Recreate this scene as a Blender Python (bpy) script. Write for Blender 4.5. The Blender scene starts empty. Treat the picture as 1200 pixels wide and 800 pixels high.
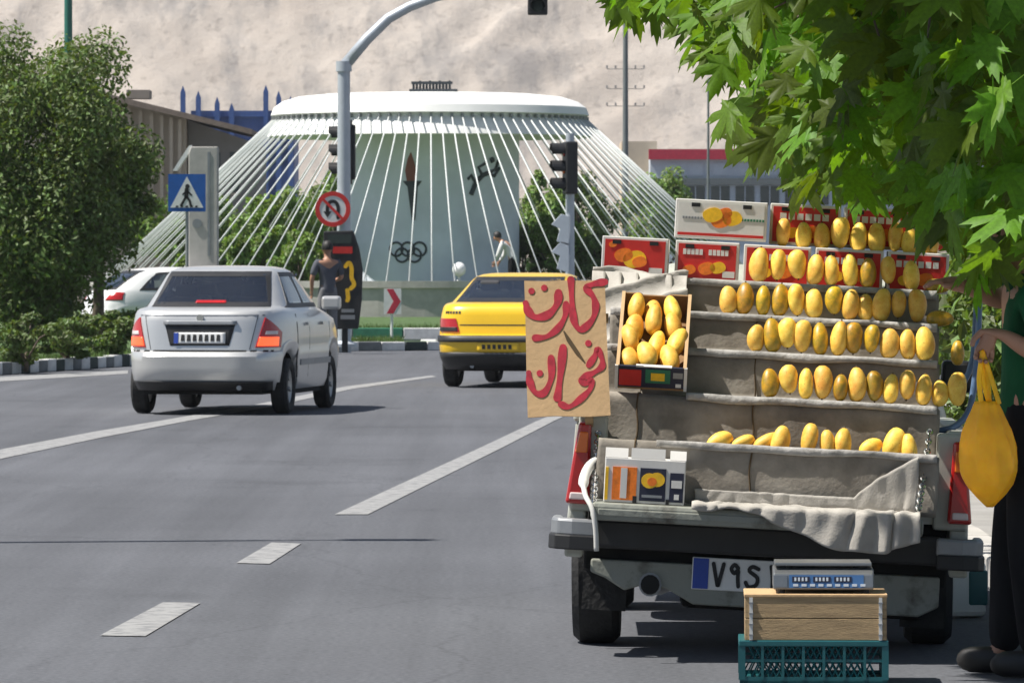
import bpy, bmesh, math, random
from mathutils import Vector, Matrix, noise
random.seed(7)
R = math.radians
PI = math.pi
scene = bpy.context.scene
COL = scene.collection

# ------------------------------------------------------------------ camera, sky, sun, exposure
F = 6667.0           # focal length in pixels of the 1200 px wide photograph (200 mm)
HZ = 310.0           # horizon row
EYE = 1.5
cam = bpy.data.cameras.new('camera')
cam.lens = 200.0; cam.sensor_width = 36.0
cam.shift_y = -(400.0 - HZ) / 1200.0
cam.clip_start = 0.5; cam.clip_end = 9000
cam.dof.use_dof = True; cam.dof.focus_distance = 23.0; cam.dof.aperture_fstop = 28.0
camo = bpy.data.objects.new('camera', cam); COL.objects.link(camo)
camo.location = (0, 0, EYE); camo.rotation_euler = (R(90), 0, 0)
scene.camera = camo

SUN_EL, SUN_BACK = 59.0, 9.0         # elevation; degrees behind the camera's left
sd = Vector((-math.cos(R(SUN_BACK)) * math.cos(R(SUN_EL)), -math.sin(R(SUN_BACK)) * math.cos(R(SUN_EL)), math.sin(R(SUN_EL))))
world = bpy.data.worlds.new('World'); scene.world = world; world.use_nodes = True
wn = world.node_tree.nodes; wl = world.node_tree.links
sky = wn.new('ShaderNodeTexSky'); sky.sky_type = 'NISHITA'; sky.sun_disc = False
sky.sun_elevation = R(SUN_EL); sky.sun_rotation = math.atan2(sd.x, sd.y)
sky.air_density = 1.0; sky.dust_density = 2.0; sky.altitude = 1300
wn['Background'].inputs['Strength'].default_value = 0.055
wl.new(sky.outputs[0], wn['Background'].inputs['Color'])
sl = bpy.data.lights.new('sun', 'SUN'); sl.energy = 5.0; sl.angle = R(0.6); sl.color = (1.0, 0.955, 0.885)
so = bpy.data.objects.new('sun', sl); COL.objects.link(so)
so.rotation_euler = (-sd).to_track_quat('-Z', 'Y').to_euler(); so.location = (-40, -20, 60)
scene.view_settings.view_transform = 'Standard'; scene.view_settings.look = 'None'
scene.view_settings.exposure = 0.74; scene.view_settings.gamma = 1.0
scene.view_settings.use_curve_mapping = False
scene.render.engine = 'CYCLES'
scene.cycles.use_denoising = True
scene.cycles.max_bounces = 8; scene.cycles.transparent_max_bounces = 8

# ------------------------------------------------------------------ helpers
def W(px, py, D):
    """pixel of the photograph + distance -> world point"""
    return Vector(((px - 600.0) / F * D, D, EYE - (py - HZ) / F * D))
def G(px, py, z=0.0):
    """pixel on the ground plane -> world point"""
    D = (EYE - z) * F / (py - HZ)
    return Vector(((px - 600.0) / F * D, D, z))
def WX(px, D): return (px - 600.0) / F * D
def WZ(py, D): return EYE - (py - HZ) / F * D

class MB:
    """collects shapes; build() links them as one mesh object"""
    def __init__(s, M=None): s.v = []; s.f = []; s.mi = []; s.k = 0; s.M = M
    def add(s, vs, fs):
        b = len(s.v)
        s.v += [tuple(s.M @ Vector(v)) if s.M else tuple(v) for v in vs]
        for f in fs: s.f.append([i + b for i in f]); s.mi.append(s.k)
        return s
    def box(s, c, d, rot=None):
        x, y, z = d[0] / 2, d[1] / 2, d[2] / 2
        vs = [Vector((a, b, e)) for a in (-x, x) for b in (-y, y) for e in (-z, z)]
        if rot is not None: vs = [rot @ v for v in vs]
        vs = [v + Vector(c) for v in vs]
        return s.add(vs, [(0, 1, 3, 2), (4, 6, 7, 5), (0, 4, 5, 1), (2, 3, 7, 6), (0, 2, 6, 4), (1, 5, 7, 3)])
    def bb(s, x0, x1, y0, y1, z0, z1):
        return s.box(((x0 + x1) / 2, (y0 + y1) / 2, (z0 + z1) / 2), (abs(x1 - x0), abs(y1 - y0), abs(z1 - z0)))
    def tube(s, pts, r, n=8, caps=True, flat=1.0):
        pts = [Vector(p) for p in pts]
        rs = r if isinstance(r, (list, tuple)) else [r] * len(pts)
        vs = []; up = None
        for i, p in enumerate(pts):
            t = (pts[min(i + 1, len(pts) - 1)] - pts[max(i - 1, 0)])
            t = t.normalized() if t.length > 1e-9 else Vector((0, 0, 1))
            if up is None:
                up = Vector((0, 0, 1)) if abs(t.z) < .9 else Vector((0, 1, 0))
            a = t.cross(up)
            a = a.normalized() if a.length > 1e-6 else t.orthogonal().normalized()
            b = a.cross(t).normalized(); up = b
            for k in range(n):
                q = 2 * PI * k / n
                vs.append(p + a * (rs[i] * math.cos(q)) + b * (rs[i] * flat * math.sin(q)))
        fs = []
        for i in range(len(pts) - 1):
            for k in range(n):
                k2 = (k + 1) % n
                fs.append((i * n + k, i * n + k2, (i + 1) * n + k2, (i + 1) * n + k))
        if caps:
            fs.append(tuple(reversed(range(n)))); fs.append(tuple((len(pts) - 1) * n + k for k in range(n)))
        return s.add(vs, fs)
    def lathe(s, prof, n=24, M=None, closed=False):
        vs = []; fs = []
        for (r, z) in prof:
            for k in range(n):
                q = 2 * PI * k / n
                vs.append(Vector((r * math.cos(q), r * math.sin(q), z)))
        m = len(prof)
        for i in range(m - 1 if not closed else m):
            i2 = (i + 1) % m
            for k in range(n):
                k2 = (k + 1) % n
                fs.append((i * n + k, i * n + k2, i2 * n + k2, i2 * n + k))
        if not closed:
            fs.append(tuple(reversed(range(n)))); fs.append(tuple((m - 1) * n + k for k in range(n)))
        if M is not None: vs = [M @ v for v in vs]
        return s.add(vs, fs)
    def prism(s, poly, fn, t0, t1):
        """poly = 2-D points, fn(a, b, t) -> 3-D"""
        n = len(poly)
        vs = [fn(a, b, t0) for a, b in poly] + [fn(a, b, t1) for a, b in poly]
        fs = [tuple(range(n)), tuple(reversed(range(n, 2 * n)))]
        for i in range(n):
            j = (i + 1) % n
            fs.append((i, i + n, j + n, j))
        return s.add(vs, fs)
    def grid(s, nu, nv, fn, closed_u=False):
        vs = [fn(i / (nu - 1) if not closed_u else i / nu, j / (nv - 1)) for j in range(nv) for i in range(nu)]
        fs = []
        for j in range(nv - 1):
            for i in range(nu if closed_u else nu - 1):
                i2 = (i + 1) % nu
                fs.append((j * nu + i, j * nu + i2, (j + 1) * nu + i2, (j + 1) * nu + i))
        return s.add(vs, fs)
    def mesh(s, name, mats, smooth=False, fix=True):
        me = bpy.data.meshes.new(name)
        me.from_pydata(s.v, [], s.f)
        ms = mats if isinstance(mats, (list, tuple)) else [mats]
        for m in ms: me.materials.append(m)
        me.polygons.foreach_set('material_index', s.mi)
        if fix:
            bm = bmesh.new(); bm.from_mesh(me); bmesh.ops.recalc_face_normals(bm, faces=bm.faces); bm.to_mesh(me); bm.free()
        if smooth: me.polygons.foreach_set('use_smooth', [True] * len(me.polygons))
        me.update()
        return me
    def build(s, name, mats, parent=None, smooth=False, bevel=0.0, fix=True, ang=None, seg=2):
        o = bpy.data.objects.new(name, s.mesh(name, mats, smooth or bevel > 0, fix))
        COL.objects.link(o)
        if parent is not None: o.parent = parent
        if bevel > 0:
            b = o.modifiers.new('bevel', 'BEVEL'); b.width = bevel; b.segments = seg; b.limit_method = 'ANGLE'; b.angle_limit = R(35)
            b.harden_normals = False
            o.data.polygons.foreach_set('use_smooth', [False] * len(o.data.polygons))
        if ang: 
            o.data.set_sharp_from_angle(angle=R(ang))
        return o

def link(name, me, parent=None, M=None):
    o = bpy.data.objects.new(name, me); COL.objects.link(o)
    if parent is not None: o.parent = parent
    if M is not None: o.matrix_local = M
    return o
def thing(name, label, cat, loc=(0, 0, 0), rotz=0.0, group=None, M=None):
    o = bpy.data.objects.new(name, None); COL.objects.link(o)
    o.empty_display_size = .1
    if M is not None: o.matrix_world = M
    else:
        o.location = loc; o.rotation_euler = (0, 0, rotz)
    return tag(o, label, cat, group)
def tag(o, label, cat, group=None):
    o['label'] = label; o['category'] = cat
    if group: o['group'] = group
    return o
def struct(o): o['kind'] = 'structure'; return o

# ------------------------------------------------------------------ materials
def mat(name, col, rough=.6, metal=0.0, var=.12, scale=6.0, bump=0.0, bscale=40.0, col2=None, spec=.5, coat=0.0, emis=None, island=0.0, trans=0.0, objrand=0.0, thresh=None, stretch=None):
    m = bpy.data.materials.new(name); m.use_nodes = True
    nt = m.node_tree; n = nt.nodes; l = nt.links
    b = n['Principled BSDF']
    b.inputs['Roughness'].default_value = rough; b.inputs['Metallic'].default_value = metal
    b.inputs['Specular IOR Level'].default_value = spec
    if coat: b.inputs['Coat Weight'].default_value = coat; b.inputs['Coat Roughness'].default_value = .06
    tc = n.new('ShaderNodeTexCoord'); src = tc.outputs['Object']
    if stretch:
        mp = n.new('ShaderNodeMapping'); mp.inputs['Scale'].default_value = stretch
        l.new(src, mp.inputs['Vector']); src = mp.outputs[0]
    nz = n.new('ShaderNodeTexNoise'); nz.inputs['Scale'].default_value = scale; nz.inputs['Detail'].default_value = 6
    nz.inputs['Roughness'].default_value = .62
    l.new(src, nz.inputs['Vector'])
    cr = n.new('ShaderNodeValToRGB')
    c = Vector(col)
    a0 = c * (1 - var); a1 = Vector(col2) if col2 else c * (1 + var)
    if thresh: cr.color_ramp.elements[0].position, cr.color_ramp.elements[1].position = thresh
    else: cr.color_ramp.elements[0].position, cr.color_ramp.elements[1].position = .3, .7
    cr.color_ramp.elements[0].color = (*a0, 1); cr.color_ramp.elements[1].color = (*a1, 1)
    l.new(nz.outputs['Fac'], cr.inputs['Fac'])
    out = cr.outputs['Color']
    if island or objrand:
        if island:
            g = n.new('ShaderNodeNewGeometry'); rnd = g.outputs['Random Per Island']; amt = island
        else:
            g = n.new('ShaderNodeObjectInfo'); rnd = g.outputs['Random']; amt = objrand
        hs = n.new('ShaderNodeHueSaturation')
        mr = n.new('ShaderNodeMapRange'); mr.inputs['To Min'].default_value = 1 - amt; mr.inputs['To Max'].default_value = 1 + amt
        l.new(rnd, mr.inputs['Value']); l.new(mr.outputs[0], hs.inputs['Value'])
        mh = n.new('ShaderNodeMapRange'); mh.inputs['To Min'].default_value = .5 - amt * .06; mh.inputs['To Max'].default_value = .5 + amt * .05
        l.new(rnd, mh.inputs['Value']); l.new(mh.outputs[0], hs.inputs['Hue'])
        l.new(out, hs.inputs['Color']); out = hs.outputs['Color']
    l.new(out, b.inputs['Base Color'])
    if bump:
        n2 = n.new('ShaderNodeTexNoise'); n2.inputs['Scale'].default_value = bscale; n2.inputs['Detail'].default_value = 4
        l.new(src, n2.inputs['Vector'])
        bp = n.new('ShaderNodeBump'); bp.inputs['Strength'].default_value = bump; bp.inputs['Distance'].default_value = .02
        l.new(n2.outputs['Fac'], bp.inputs['Height']); l.new(bp.outputs[0], b.inputs['Normal'])
    if emis: b.inputs['Emission Color'].default_value = (*emis, 1); b.inputs['Emission Strength'].default_value = 1
    if trans:
        tr = n.new('ShaderNodeBsdfTranslucent'); mx = n.new('ShaderNodeMixShader'); mx.inputs[0].default_value = trans
        br = n.new('ShaderNodeMixRGB'); br.blend_type = 'MULTIPLY'; br.inputs[0].default_value = 1; br.inputs[2].default_value = (1.5, 1.45, .5, 1)
        l.new(out, br.inputs[1]); l.new(br.outputs[0], tr.inputs['Color'])
        l.new(b.outputs[0], mx.inputs[1]); l.new(tr.outputs[0], mx.inputs[2])
        l.new(mx.outputs[0], n['Material Output'].inputs['Surface'])
    return m

M = {}
M['white'] = mat('white_paint', (.74, .74, .72), .45, var=.06)
M['whitecar'] = mat('white_car_paint', (.78, .78, .77), .25, var=.02, coat=.6)
M['silver'] = mat('silver_car_paint', (.59, .59, .575), .30, metal=.45, var=.04, scale=3, coat=.5)
M['taxi'] = mat('yellow_taxi_paint', (.80, .50, .012), .32, var=.05, scale=2, coat=.5)
M['cream'] = mat('cream_truck_paint', (.43, .44, .385), .42, var=.16, scale=5, coat=.15)
M['grimyshade'] = mat('grimy_shaded_paint', (.115, .10, .075), .65, var=.35, scale=9, thresh=(.28, .48), col2=(.24, .25, .215), bump=.15, bscale=30)  # grime and rust mottling; shade round the tailgate is darkened into the paint too
M['black'] = mat('black_plastic', (.018, .018, .019), .5, var=.3)
M['rubber'] = mat('tyre_rubber', (.02, .02, .02), .85, var=.3, scale=20, bump=.3)
M['under'] = mat('underbody_dark', (.01, .01, .01), .9)
M['rim'] = mat('wheel_metal', (.38, .38, .38), .4, metal=.8)
M['chrome'] = mat('chrome', (.62, .62, .62), .18, metal=1.0, var=.1)
M['dullmetal'] = mat('dull_steel', (.30, .31, .32), .5, metal=.6)
M['glass'] = mat('tinted_glass', (.085, .10, .11), .06, var=.3, scale=3, spec=.9)
M['seat'] = mat('seat_fabric', (.06, .06, .065), .9)
def clear_glass():
    m = bpy.data.materials.new('car_glass'); m.use_nodes = True
    n = m.node_tree.nodes; l = m.node_tree.links; n.remove(n['Principled BSDF'])
    t = n.new('ShaderNodeBsdfTransparent'); t.inputs[0].default_value = (.50, .55, .54, 1)
    g_ = n.new('ShaderNodeBsdfGlossy'); g_.inputs['Roughness'].default_value = .04; g_.inputs[0].default_value = (.9, .9, .9, 1)
    f = n.new('ShaderNodeFresnel'); f.inputs[0].default_value = 1.55
    a = n.new('ShaderNodeMath'); a.operation = 'ADD'; a.inputs[1].default_value = .17; l.new(f.outputs[0], a.inputs[0])
    x = n.new('ShaderNodeMixShader'); l.new(a.outputs[0], x.inputs[0]); l.new(t.outputs[0], x.inputs[1]); l.new(g_.outputs[0], x.inputs[2])
    l.new(x.outputs[0], n['Material Output'].inputs['Surface']); return m
M['cglass'] = clear_glass()
M['redlight'] = mat('red_lens', (.42, .012, .012), .2, var=.15, coat=.6)
M['orangelight'] = mat('amber_lens', (.75, .16, .02), .2, var=.1, coat=.6)
M['brakelight'] = mat('lit_brake_lens', (.8, .06, .02), .25, emis=(.75, .10, .03))
M['clearlight'] = mat('clear_lens', (.7, .6, .58), .2, coat=.5)
M['plate'] = mat('plate_white', (.72, .72, .70), .5, var=.05)
M['bluep'] = mat('plate_blue', (.02, .06, .35), .5)
M['ink'] = mat('black_ink', (.012, .012, .012), .6)
M['redpaint'] = mat('red_brush_paint', (.40, .018, .035), .55, var=.3, scale=30)
M['cardboard'] = mat('cardboard', (.50, .33, .17), .85, var=.10, scale=12, bump=.1, bscale=60)
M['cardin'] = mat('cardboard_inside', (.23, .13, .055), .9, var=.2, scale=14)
M['wood'] = mat('rough_wood', (.36, .25, .13), .8, var=.3, scale=6, bump=.3, stretch=(1, 6, 14))
M['redcard'] = mat('red_carton_print', (.55, .022, .016), .5, var=.12, scale=15)
M['whitecard'] = mat('white_carton', (.68, .66, .62), .6, var=.08, scale=10)
M['orangeprint'] = mat('orange_print', (.85, .20, .015), .5, var=.25, scale=40)
M['yellowprint'] = mat('yellow_print', (.86, .50, .015), .5, var=.2, scale=30)
M['navy'] = mat('dark_navy_print', (.015, .017, .04), .5)
M['cloth'] = mat('grey_brown_blanket', (.235, .205, .165), .95, var=.4, scale=5, bump=.12, bscale=70, col2=(.35, .315, .265))
M['wcloth'] = mat('off_white_sheet', (.40, .375, .335), .9, var=.25, scale=5, bump=.12, bscale=120)
M['hem'] = mat('pale_edge_cloth', (.27, .255, .23), .9, var=.3, scale=11, col2=(.50, .48, .45), bump=.3, bscale=40)  # paler cloth for the strips along the step edges
M['mango'] = mat('mango_skin', (.86, .46, .04), .52, var=.12, scale=1.2, col2=(.93, .66, .13), objrand=.15, spec=.45)
M['mangog'] = mat('mango_skin_greenish', (.36, .28, .03), .42, var=.25, scale=1.3, col2=(.74, .38, .02), objrand=.2)
def add_freckles(m, dens=26.0, col=(.22, .09, .015, 1), blush=(.70, .20, .02, 1)):
    nt = m.node_tree; n = nt.nodes; l = nt.links; b = n['Principled BSDF']; src = b.inputs['Base Color'].links[0].from_socket
    tc = n.new('ShaderNodeTexCoord'); oi = n.new('ShaderNodeObjectInfo'); ad = n.new('ShaderNodeVectorMath'); ad.operation = 'ADD'
    mu = n.new('ShaderNodeMath'); mu.operation = 'MULTIPLY'; mu.inputs[1].default_value = 37.0; l.new(oi.outputs['Random'], mu.inputs[0])
    l.new(tc.outputs['Object'], ad.inputs[0]); l.new(mu.outputs[0], ad.inputs[1])
    nb = n.new('ShaderNodeTexNoise'); nb.inputs['Scale'].default_value = .7; nb.inputs['Detail'].default_value = 3; l.new(ad.outputs[0], nb.inputs['Vector'])
    rb_ = n.new('ShaderNodeValToRGB'); rb_.color_ramp.elements[0].position = .50; rb_.color_ramp.elements[1].position = .72
    rb_.color_ramp.elements[0].color = (0, 0, 0, 1); rb_.color_ramp.elements[1].color = (.5, .5, .5, 1); l.new(nb.outputs['Fac'], rb_.inputs[0])
    m1 = n.new('ShaderNodeMixRGB'); l.new(rb_.outputs[0], m1.inputs[0]); l.new(src, m1.inputs[1]); m1.inputs[2].default_value = blush
    vo = n.new('ShaderNodeTexNoise'); vo.inputs['Scale'].default_value = 5.5; vo.inputs['Detail'].default_value = 2; l.new(ad.outputs[0], vo.inputs['Vector'])
    r2 = n.new('ShaderNodeValToRGB'); r2.color_ramp.elements[0].position = .67; r2.color_ramp.elements[1].position = .72
    r2.color_ramp.elements[0].color = (0, 0, 0, 1); r2.color_ramp.elements[1].color = (.7, .7, .7, 1); l.new(vo.outputs['Fac'], r2.inputs[0])
    m2 = n.new('ShaderNodeMixRGB'); l.new(r2.outputs[0], m2.inputs[0]); l.new(m1.outputs[0], m2.inputs[1]); m2.inputs[2].default_value = col
    l.new(m2.outputs[0], b.inputs['Base Color'])
add_freckles(M['mango']); add_freckles(M['mangog'], blush=(.16, .17, .02, 1))
M['stem'] = mat('stem_brown', (.08, .05, .02), .8)
M['teal'] = mat('teal_plastic', (.012, .105, .115), .4, var=.15)
M['scale'] = mat('scale_steel', (.26, .27, .275), .35, metal=.7)
M['scaleblue'] = mat('scale_panel_blue', (.06, .15, .33), .3, var=.1)
M['concrete'] = mat('pale_concrete', (.42, .40, .37), .85, var=.16, scale=3, bump=.2)
M['kerbgrey'] = mat('kerb_grey', (.16, .17, .17), .85, var=.25, scale=6)
M['kerbwhite'] = mat('kerb_white', (.62, .62, .60), .8, var=.18, scale=6)
M['kerbgreen'] = mat('kerb_green', (.03, .17, .09), .75, var=.25, scale=6)
M['kerbdark'] = mat('kerb_dark', (.03, .045, .04), .8, var=.25, scale=6)
M['galv'] = mat('galvanised_pole', (.46, .50, .54), .45, metal=.35, var=.08)
M['greenpole'] = mat('green_pole', (.02, .13, .10), .5)
M['greypole'] = mat('grey_pole', (.14, .16, .16), .6)
M['signblue'] = mat('sign_blue', (.015, .10, .38), .45)
M['signred'] = mat('sign_red', (.62, .03, .025), .45)
M['signwhite'] = mat('sign_white', (.72, .72, .71), .45)
M['mwhite'] = mat('monument_white', (.80, .80, .78), .6, var=.05, scale=1.2)
M['drum'] = mat('drum_grey_blue', (.70, .74, .83), .8, var=.12, scale=.8)
M['mural'] = mat('mural_dark', (.045, .055, .065), .7)
M['muralred'] = mat('mural_brick_red', (.24, .08, .06), .7)
M['cable'] = mat('white_cable', (.60, .63, .62), .5, var=.05)
M['grass'] = mat('grass_sheet', (.055, .10, .025), .95, var=.5, scale=4, bump=.6, bscale=30)
M['grassblade'] = mat('grass_blade', (.075, .13, .03), .7, var=.3, scale=3, island=.4, trans=.25)
M['soil'] = mat('dry_earth', (.30, .25, .19), .95, var=.3, scale=.02)
M['paving'] = mat('pavement_slab', (.27, .26, .245), .9, var=.15, scale=3, bump=.2)
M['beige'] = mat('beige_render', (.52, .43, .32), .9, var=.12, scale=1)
M['greyshade'] = mat('grey_shaded_render', (.25, .23, .205), .9, var=.12, scale=1)  # side wall's shade is put into this grey; the roof box shares it
M['roofbrown'] = mat('brown_roof', (.23, .18, .14), .9, var=.2)
M['bluesteel'] = mat('blue_steel', (.03, .085, .28), .6)
M['redfascia'] = mat('red_fascia', (.50, .03, .06), .5)
M['panelwhite'] = mat('pale_panel', (.52, .57, .62), .5, var=.06)
M['darkglass'] = mat('window_dark', (.03, .05, .06), .12, spec=.8)
M['bark'] = mat('bark', (.13, .10, .075), .9, var=.35, scale=9, bump=.8, bscale=14)
M['leafplane'] = mat('plane_leaf', (.105, .20, .012), .55, var=.25, scale=12, objrand=.45, trans=.5, spec=.4)
M['leafplane_i'] = mat('plane_leaf_mass', (.095, .18, .011), .55, var=.25, scale=12, island=.45, trans=.48, spec=.4)
M['leafdark'] = mat('shrub_leaf', (.115, .17, .045), .55, var=.25, scale=2, island=.45, trans=.30)
M['leaflight'] = mat('light_shrub_leaf', (.16, .25, .055), .55, var=.25, scale=2, island=.4, trans=.30)
M['skin'] = mat('skin', (.42, .22, .14), .5, var=.08)
M['hair'] = mat('dark_hair', (.012, .010, .009), .6)
M['greenshirt'] = mat('green_shirt', (.012, .085, .035), .9, var=.3, bump=.8, bscale=9, stretch=(1, 1, .5), spec=.15)
M['blackcloth'] = mat('black_trousers', (.012, .012, .013), .9, var=.4, bump=.8, bscale=9, stretch=(1, 1, .4), spec=.15)
M['greyvest'] = mat('slate_vest', (.10, .105, .125), .9, var=.15, spec=.15)
M['greycloth'] = mat('grey_trousers', (.17, .17, .18), .9, var=.15)
M['whitecloth'] = mat('white_shirt', (.66, .66, .65), .9, var=.06)
M['ybag'] = mat('yellow_plastic_bag', (.93, .72, .06), .3, var=.15, scale=7, trans=.55, bump=.9, bscale=22)
M['shoe'] = mat('shoe_dark', (.02, .018, .016), .5)
M['bluepipe'] = mat('blue_pipe', (.10, .17, .30), .4, var=.1)
M['rope'] = mat('white_rope', (.62, .61, .57), .9)
M['lamp_glow'] = mat('white_globe', (.85, .85, .84), .35, var=.02)

def road_material():
    m = bpy.data.materials.new('asphalt'); m.use_nodes = True
    nt = m.node_tree; n = nt.nodes; l = nt.links; b = n['Principled BSDF']
    b.inputs['Roughness'].default_value = .82; b.inputs['Specular IOR Level'].default_value = .35
    tc = n.new('ShaderNodeTexCoord')
    def nz(scale, det, sx=1, sy=1, rot=0):
        mp = n.new('ShaderNodeMapping'); mp.inputs['Scale'].default_value = (sx, sy, 1); mp.inputs['Rotation'].default_value = (0, 0, rot)
        l.new(tc.outputs['Object'], mp.inputs['Vector'])
        t = n.new('ShaderNodeTexNoise'); t.inputs['Scale'].default_value = scale; t.inputs['Detail'].default_value = det; t.inputs['Roughness'].default_value = .65
        l.new(mp.outputs[0], t.inputs['Vector']); return t.outputs['Fac']
    def ramp(f, a, b_, p0=.3, p1=.7):
        r = n.new('ShaderNodeValToRGB'); r.color_ramp.elements[0].position = p0; r.color_ramp.elements[1].position = p1
        r.color_ramp.elements[0].color = (a, a, a, 1); r.color_ramp.elements[1].color = (b_, b_, b_, 1); l.new(f, r.inputs[0]); return r.outputs[0]
    def mul(x, y):
        q = n.new('ShaderNodeMixRGB'); q.blend_type = 'MULTIPLY'; q.inputs[0].default_value = 1; l.new(x, q.inputs[1]); l.new(y, q.inputs[2]); return q.outputs[0]
    base = n.new('ShaderNodeRGB'); base.outputs[0].default_value = (.092, .096, .107, 1)
    c = mul(base.outputs[0], ramp(nz(.16, 5), .84, 1.14))                    # patches
    c = mul(c, ramp(nz(1.0, 6, 2.2, .05, R(4)), .80, 1.16))                    # wheel-track streaks along the lane
    c = mul(c, ramp(nz(.45, 7), .80, 1.0, .30, .42))                          # oil and repair blotches
    c = mul(c, ramp(nz(38, 3), .78, 1.22, .35, .65))                            # aggregate
    vo = n.new('ShaderNodeTexVoronoi'); vo.feature = 'DISTANCE_TO_EDGE'; vo.inputs['Scale'].default_value = .33
    mp = n.new('ShaderNodeMapping'); mp.inputs['Scale'].default_value = (1.3, .35, 1)
    dist = n.new('ShaderNodeMixRGB'); dist.blend_type = 'ADD'; dist.inputs[0].default_value = .6
    l.new(tc.outputs['Object'], mp.inputs['Vector']); l.new(mp.outputs[0], dist.inputs[1])
    nn = n.new('ShaderNodeTexNoise'); nn.inputs['Scale'].default_value = 1.4; nn.inputs['Detail'].default_value = 5
    l.new(tc.outputs['Object'], nn.inputs['Vector']); l.new(nn.outputs['Color'], dist.inputs[2]); l.new(dist.outputs[0], vo.inputs['Vector'])
    c = mul(c, ramp(vo.outputs['Distance'], .82, 1.0, .0, .006))               # hairline cracks
    l.new(c, b.inputs['Base Color'])
    bp = n.new('ShaderNodeBump'); bp.inputs['Strength'].default_value = .35; bp.inputs['Distance'].default_value = .006
    l.new(nz(60, 3), bp.inputs['Height']); l.new(bp.outputs[0], b.inputs['Normal'])
    return m
M['asphalt'] = road_material()
def paint_material():
    m = mat('worn_road_paint', (.15, .152, .158), .8, var=.06, scale=11, thresh=(.34, .54), col2=(.275, .275, .272))
    return m
M['paint'] = paint_material()
def mountain_material():
    m = bpy.data.materials.new('arid_rock'); m.use_nodes = True
    nt = m.node_tree; n = nt.nodes; l = nt.links; b = n['Principled BSDF']; b.inputs['Roughness'].default_value = .95
    tc = n.new('ShaderNodeTexCoord')
    def nz(scale, det, sc=(1, 1, 1)):
        mp = n.new('ShaderNodeMapping'); mp.inputs['Scale'].default_value = sc; l.new(tc.outputs['Object'], mp.inputs['Vector'])
        t = n.new('ShaderNodeTexNoise'); t.inputs['Scale'].default_value = scale; t.inputs['Detail'].default_value = det; t.inputs['Roughness'].default_value = .68
        l.new(mp.outputs[0], t.inputs['Vector']); return t.outputs['Fac']
    r1 = n.new('ShaderNodeValToRGB'); r1.color_ramp.elements[0].position = .35; r1.color_ramp.elements[1].position = .65
    r1.color_ramp.elements[0].color = (.35, .30, .255, 1); r1.color_ramp.elements[1].color = (.44, .39, .34, 1)
    l.new(nz(.02, 8), r1.inputs[0])
    r2 = n.new('ShaderNodeValToRGB'); r2.color_ramp.elements[0].position = .49; r2.color_ramp.elements[1].position = .62
    r2.color_ramp.elements[0].color = (0, 0, 0, 1); r2.color_ramp.elements[1].color = (.55, .55, .55, 1)
    l.new(nz(.05, 9, (1, .35, .5)), r2.inputs[0])
    mx = n.new('ShaderNodeMixRGB'); l.new(r2.outputs[0], mx.inputs[0]); l.new(r1.outputs[0], mx.inputs[1]); mx.inputs[2].default_value = (.125, .12, .122, 1)
    r3 = n.new('ShaderNodeValToRGB'); r3.color_ramp.elements[0].position = .55; r3.color_ramp.elements[1].position = .66
    r3.color_ramp.elements[0].color = (1, 1, 1, 1); r3.color_ramp.elements[1].color = (.74, .73, .72, 1)
    l.new(nz(.30, 5), r3.inputs[0])
    mu = n.new('ShaderNodeMixRGB'); mu.blend_type = 'MULTIPLY'; mu.inputs[0].default_value = 1
    l.new(mx.outputs[0], mu.inputs[1]); l.new(r3.outputs[0], mu.inputs[2]); l.new(mu.outputs[0], b.inputs['Base Color'])
    bp = n.new('ShaderNodeBump'); bp.inputs['Strength'].default_value = .6; bp.inputs['Distance'].default_value = 2.5
    l.new(nz(.06, 9), bp.inputs['Height']); l.new(bp.outputs[0], b.inputs['Normal'])
    return m
M['rock'] = mountain_material()

# ------------------------------------------------------------------ setting: ground, road, mountain
g = MB(); g.add([(-4000, -300, -.05), (4000, -300, -.05), (4000, 5000, -.05), (-4000, 5000, -.05)], [(0, 1, 2, 3)])
struct(g.build('ground', M['soil']))
g = MB(); g.add([(-60, -30, 0), (60, -30, 0), (60, 260, 0), (-60, 260, 0)], [(0, 1, 2, 3)])
road = struct(g.build('road', M['asphalt']))

def sheet(name, pts, z, m, parent=None):
    b = MB(); n = len(pts)
    b.add([(p[0], p[1], z) for p in pts], [tuple(range(n))])
    o = b.build(name, m, parent); return o
def strip(pairs, name='lane_marking'):
    """pairs of pixels (left edge, right edge) laid on the ground"""
    b = MB(); vs = []; 
    for (a, c) in pairs:
        vs += [G(*a), G(*c)]
    vs = [(v.x, v.y, .004) for v in vs]
    b.add(vs, [(2 * i, 2 * i + 1, 2 * i + 3, 2 * i + 2) for i in range(len(pairs) - 1)])
    return struct(b.build(name, M['paint']))
strip([((117, 745), (170, 746)), ((191, 706), (235, 707))])
strip([((277, 660), (316, 661)), ((318, 636), (353, 637))])
strip([((392, 603), (431, 603)), ((470, 567), (503, 567)), ((560, 526), (586, 526)), ((628, 494), (650, 493)), ((690, 468), (706, 467))])
strip([((-30, 534), (-30, 546)), ((0, 527), (0, 538)), ((110, 506), (118, 513)), ((206, 490), (222, 493)), ((300, 474), (316, 477)), ((405, 453), (412, 456)), ((505, 440), (512, 441.5))])
strip([((-60, 447), (-60, 454)), ((0, 442), (0, 447)), ((150, 434), (150, 438))])

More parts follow.
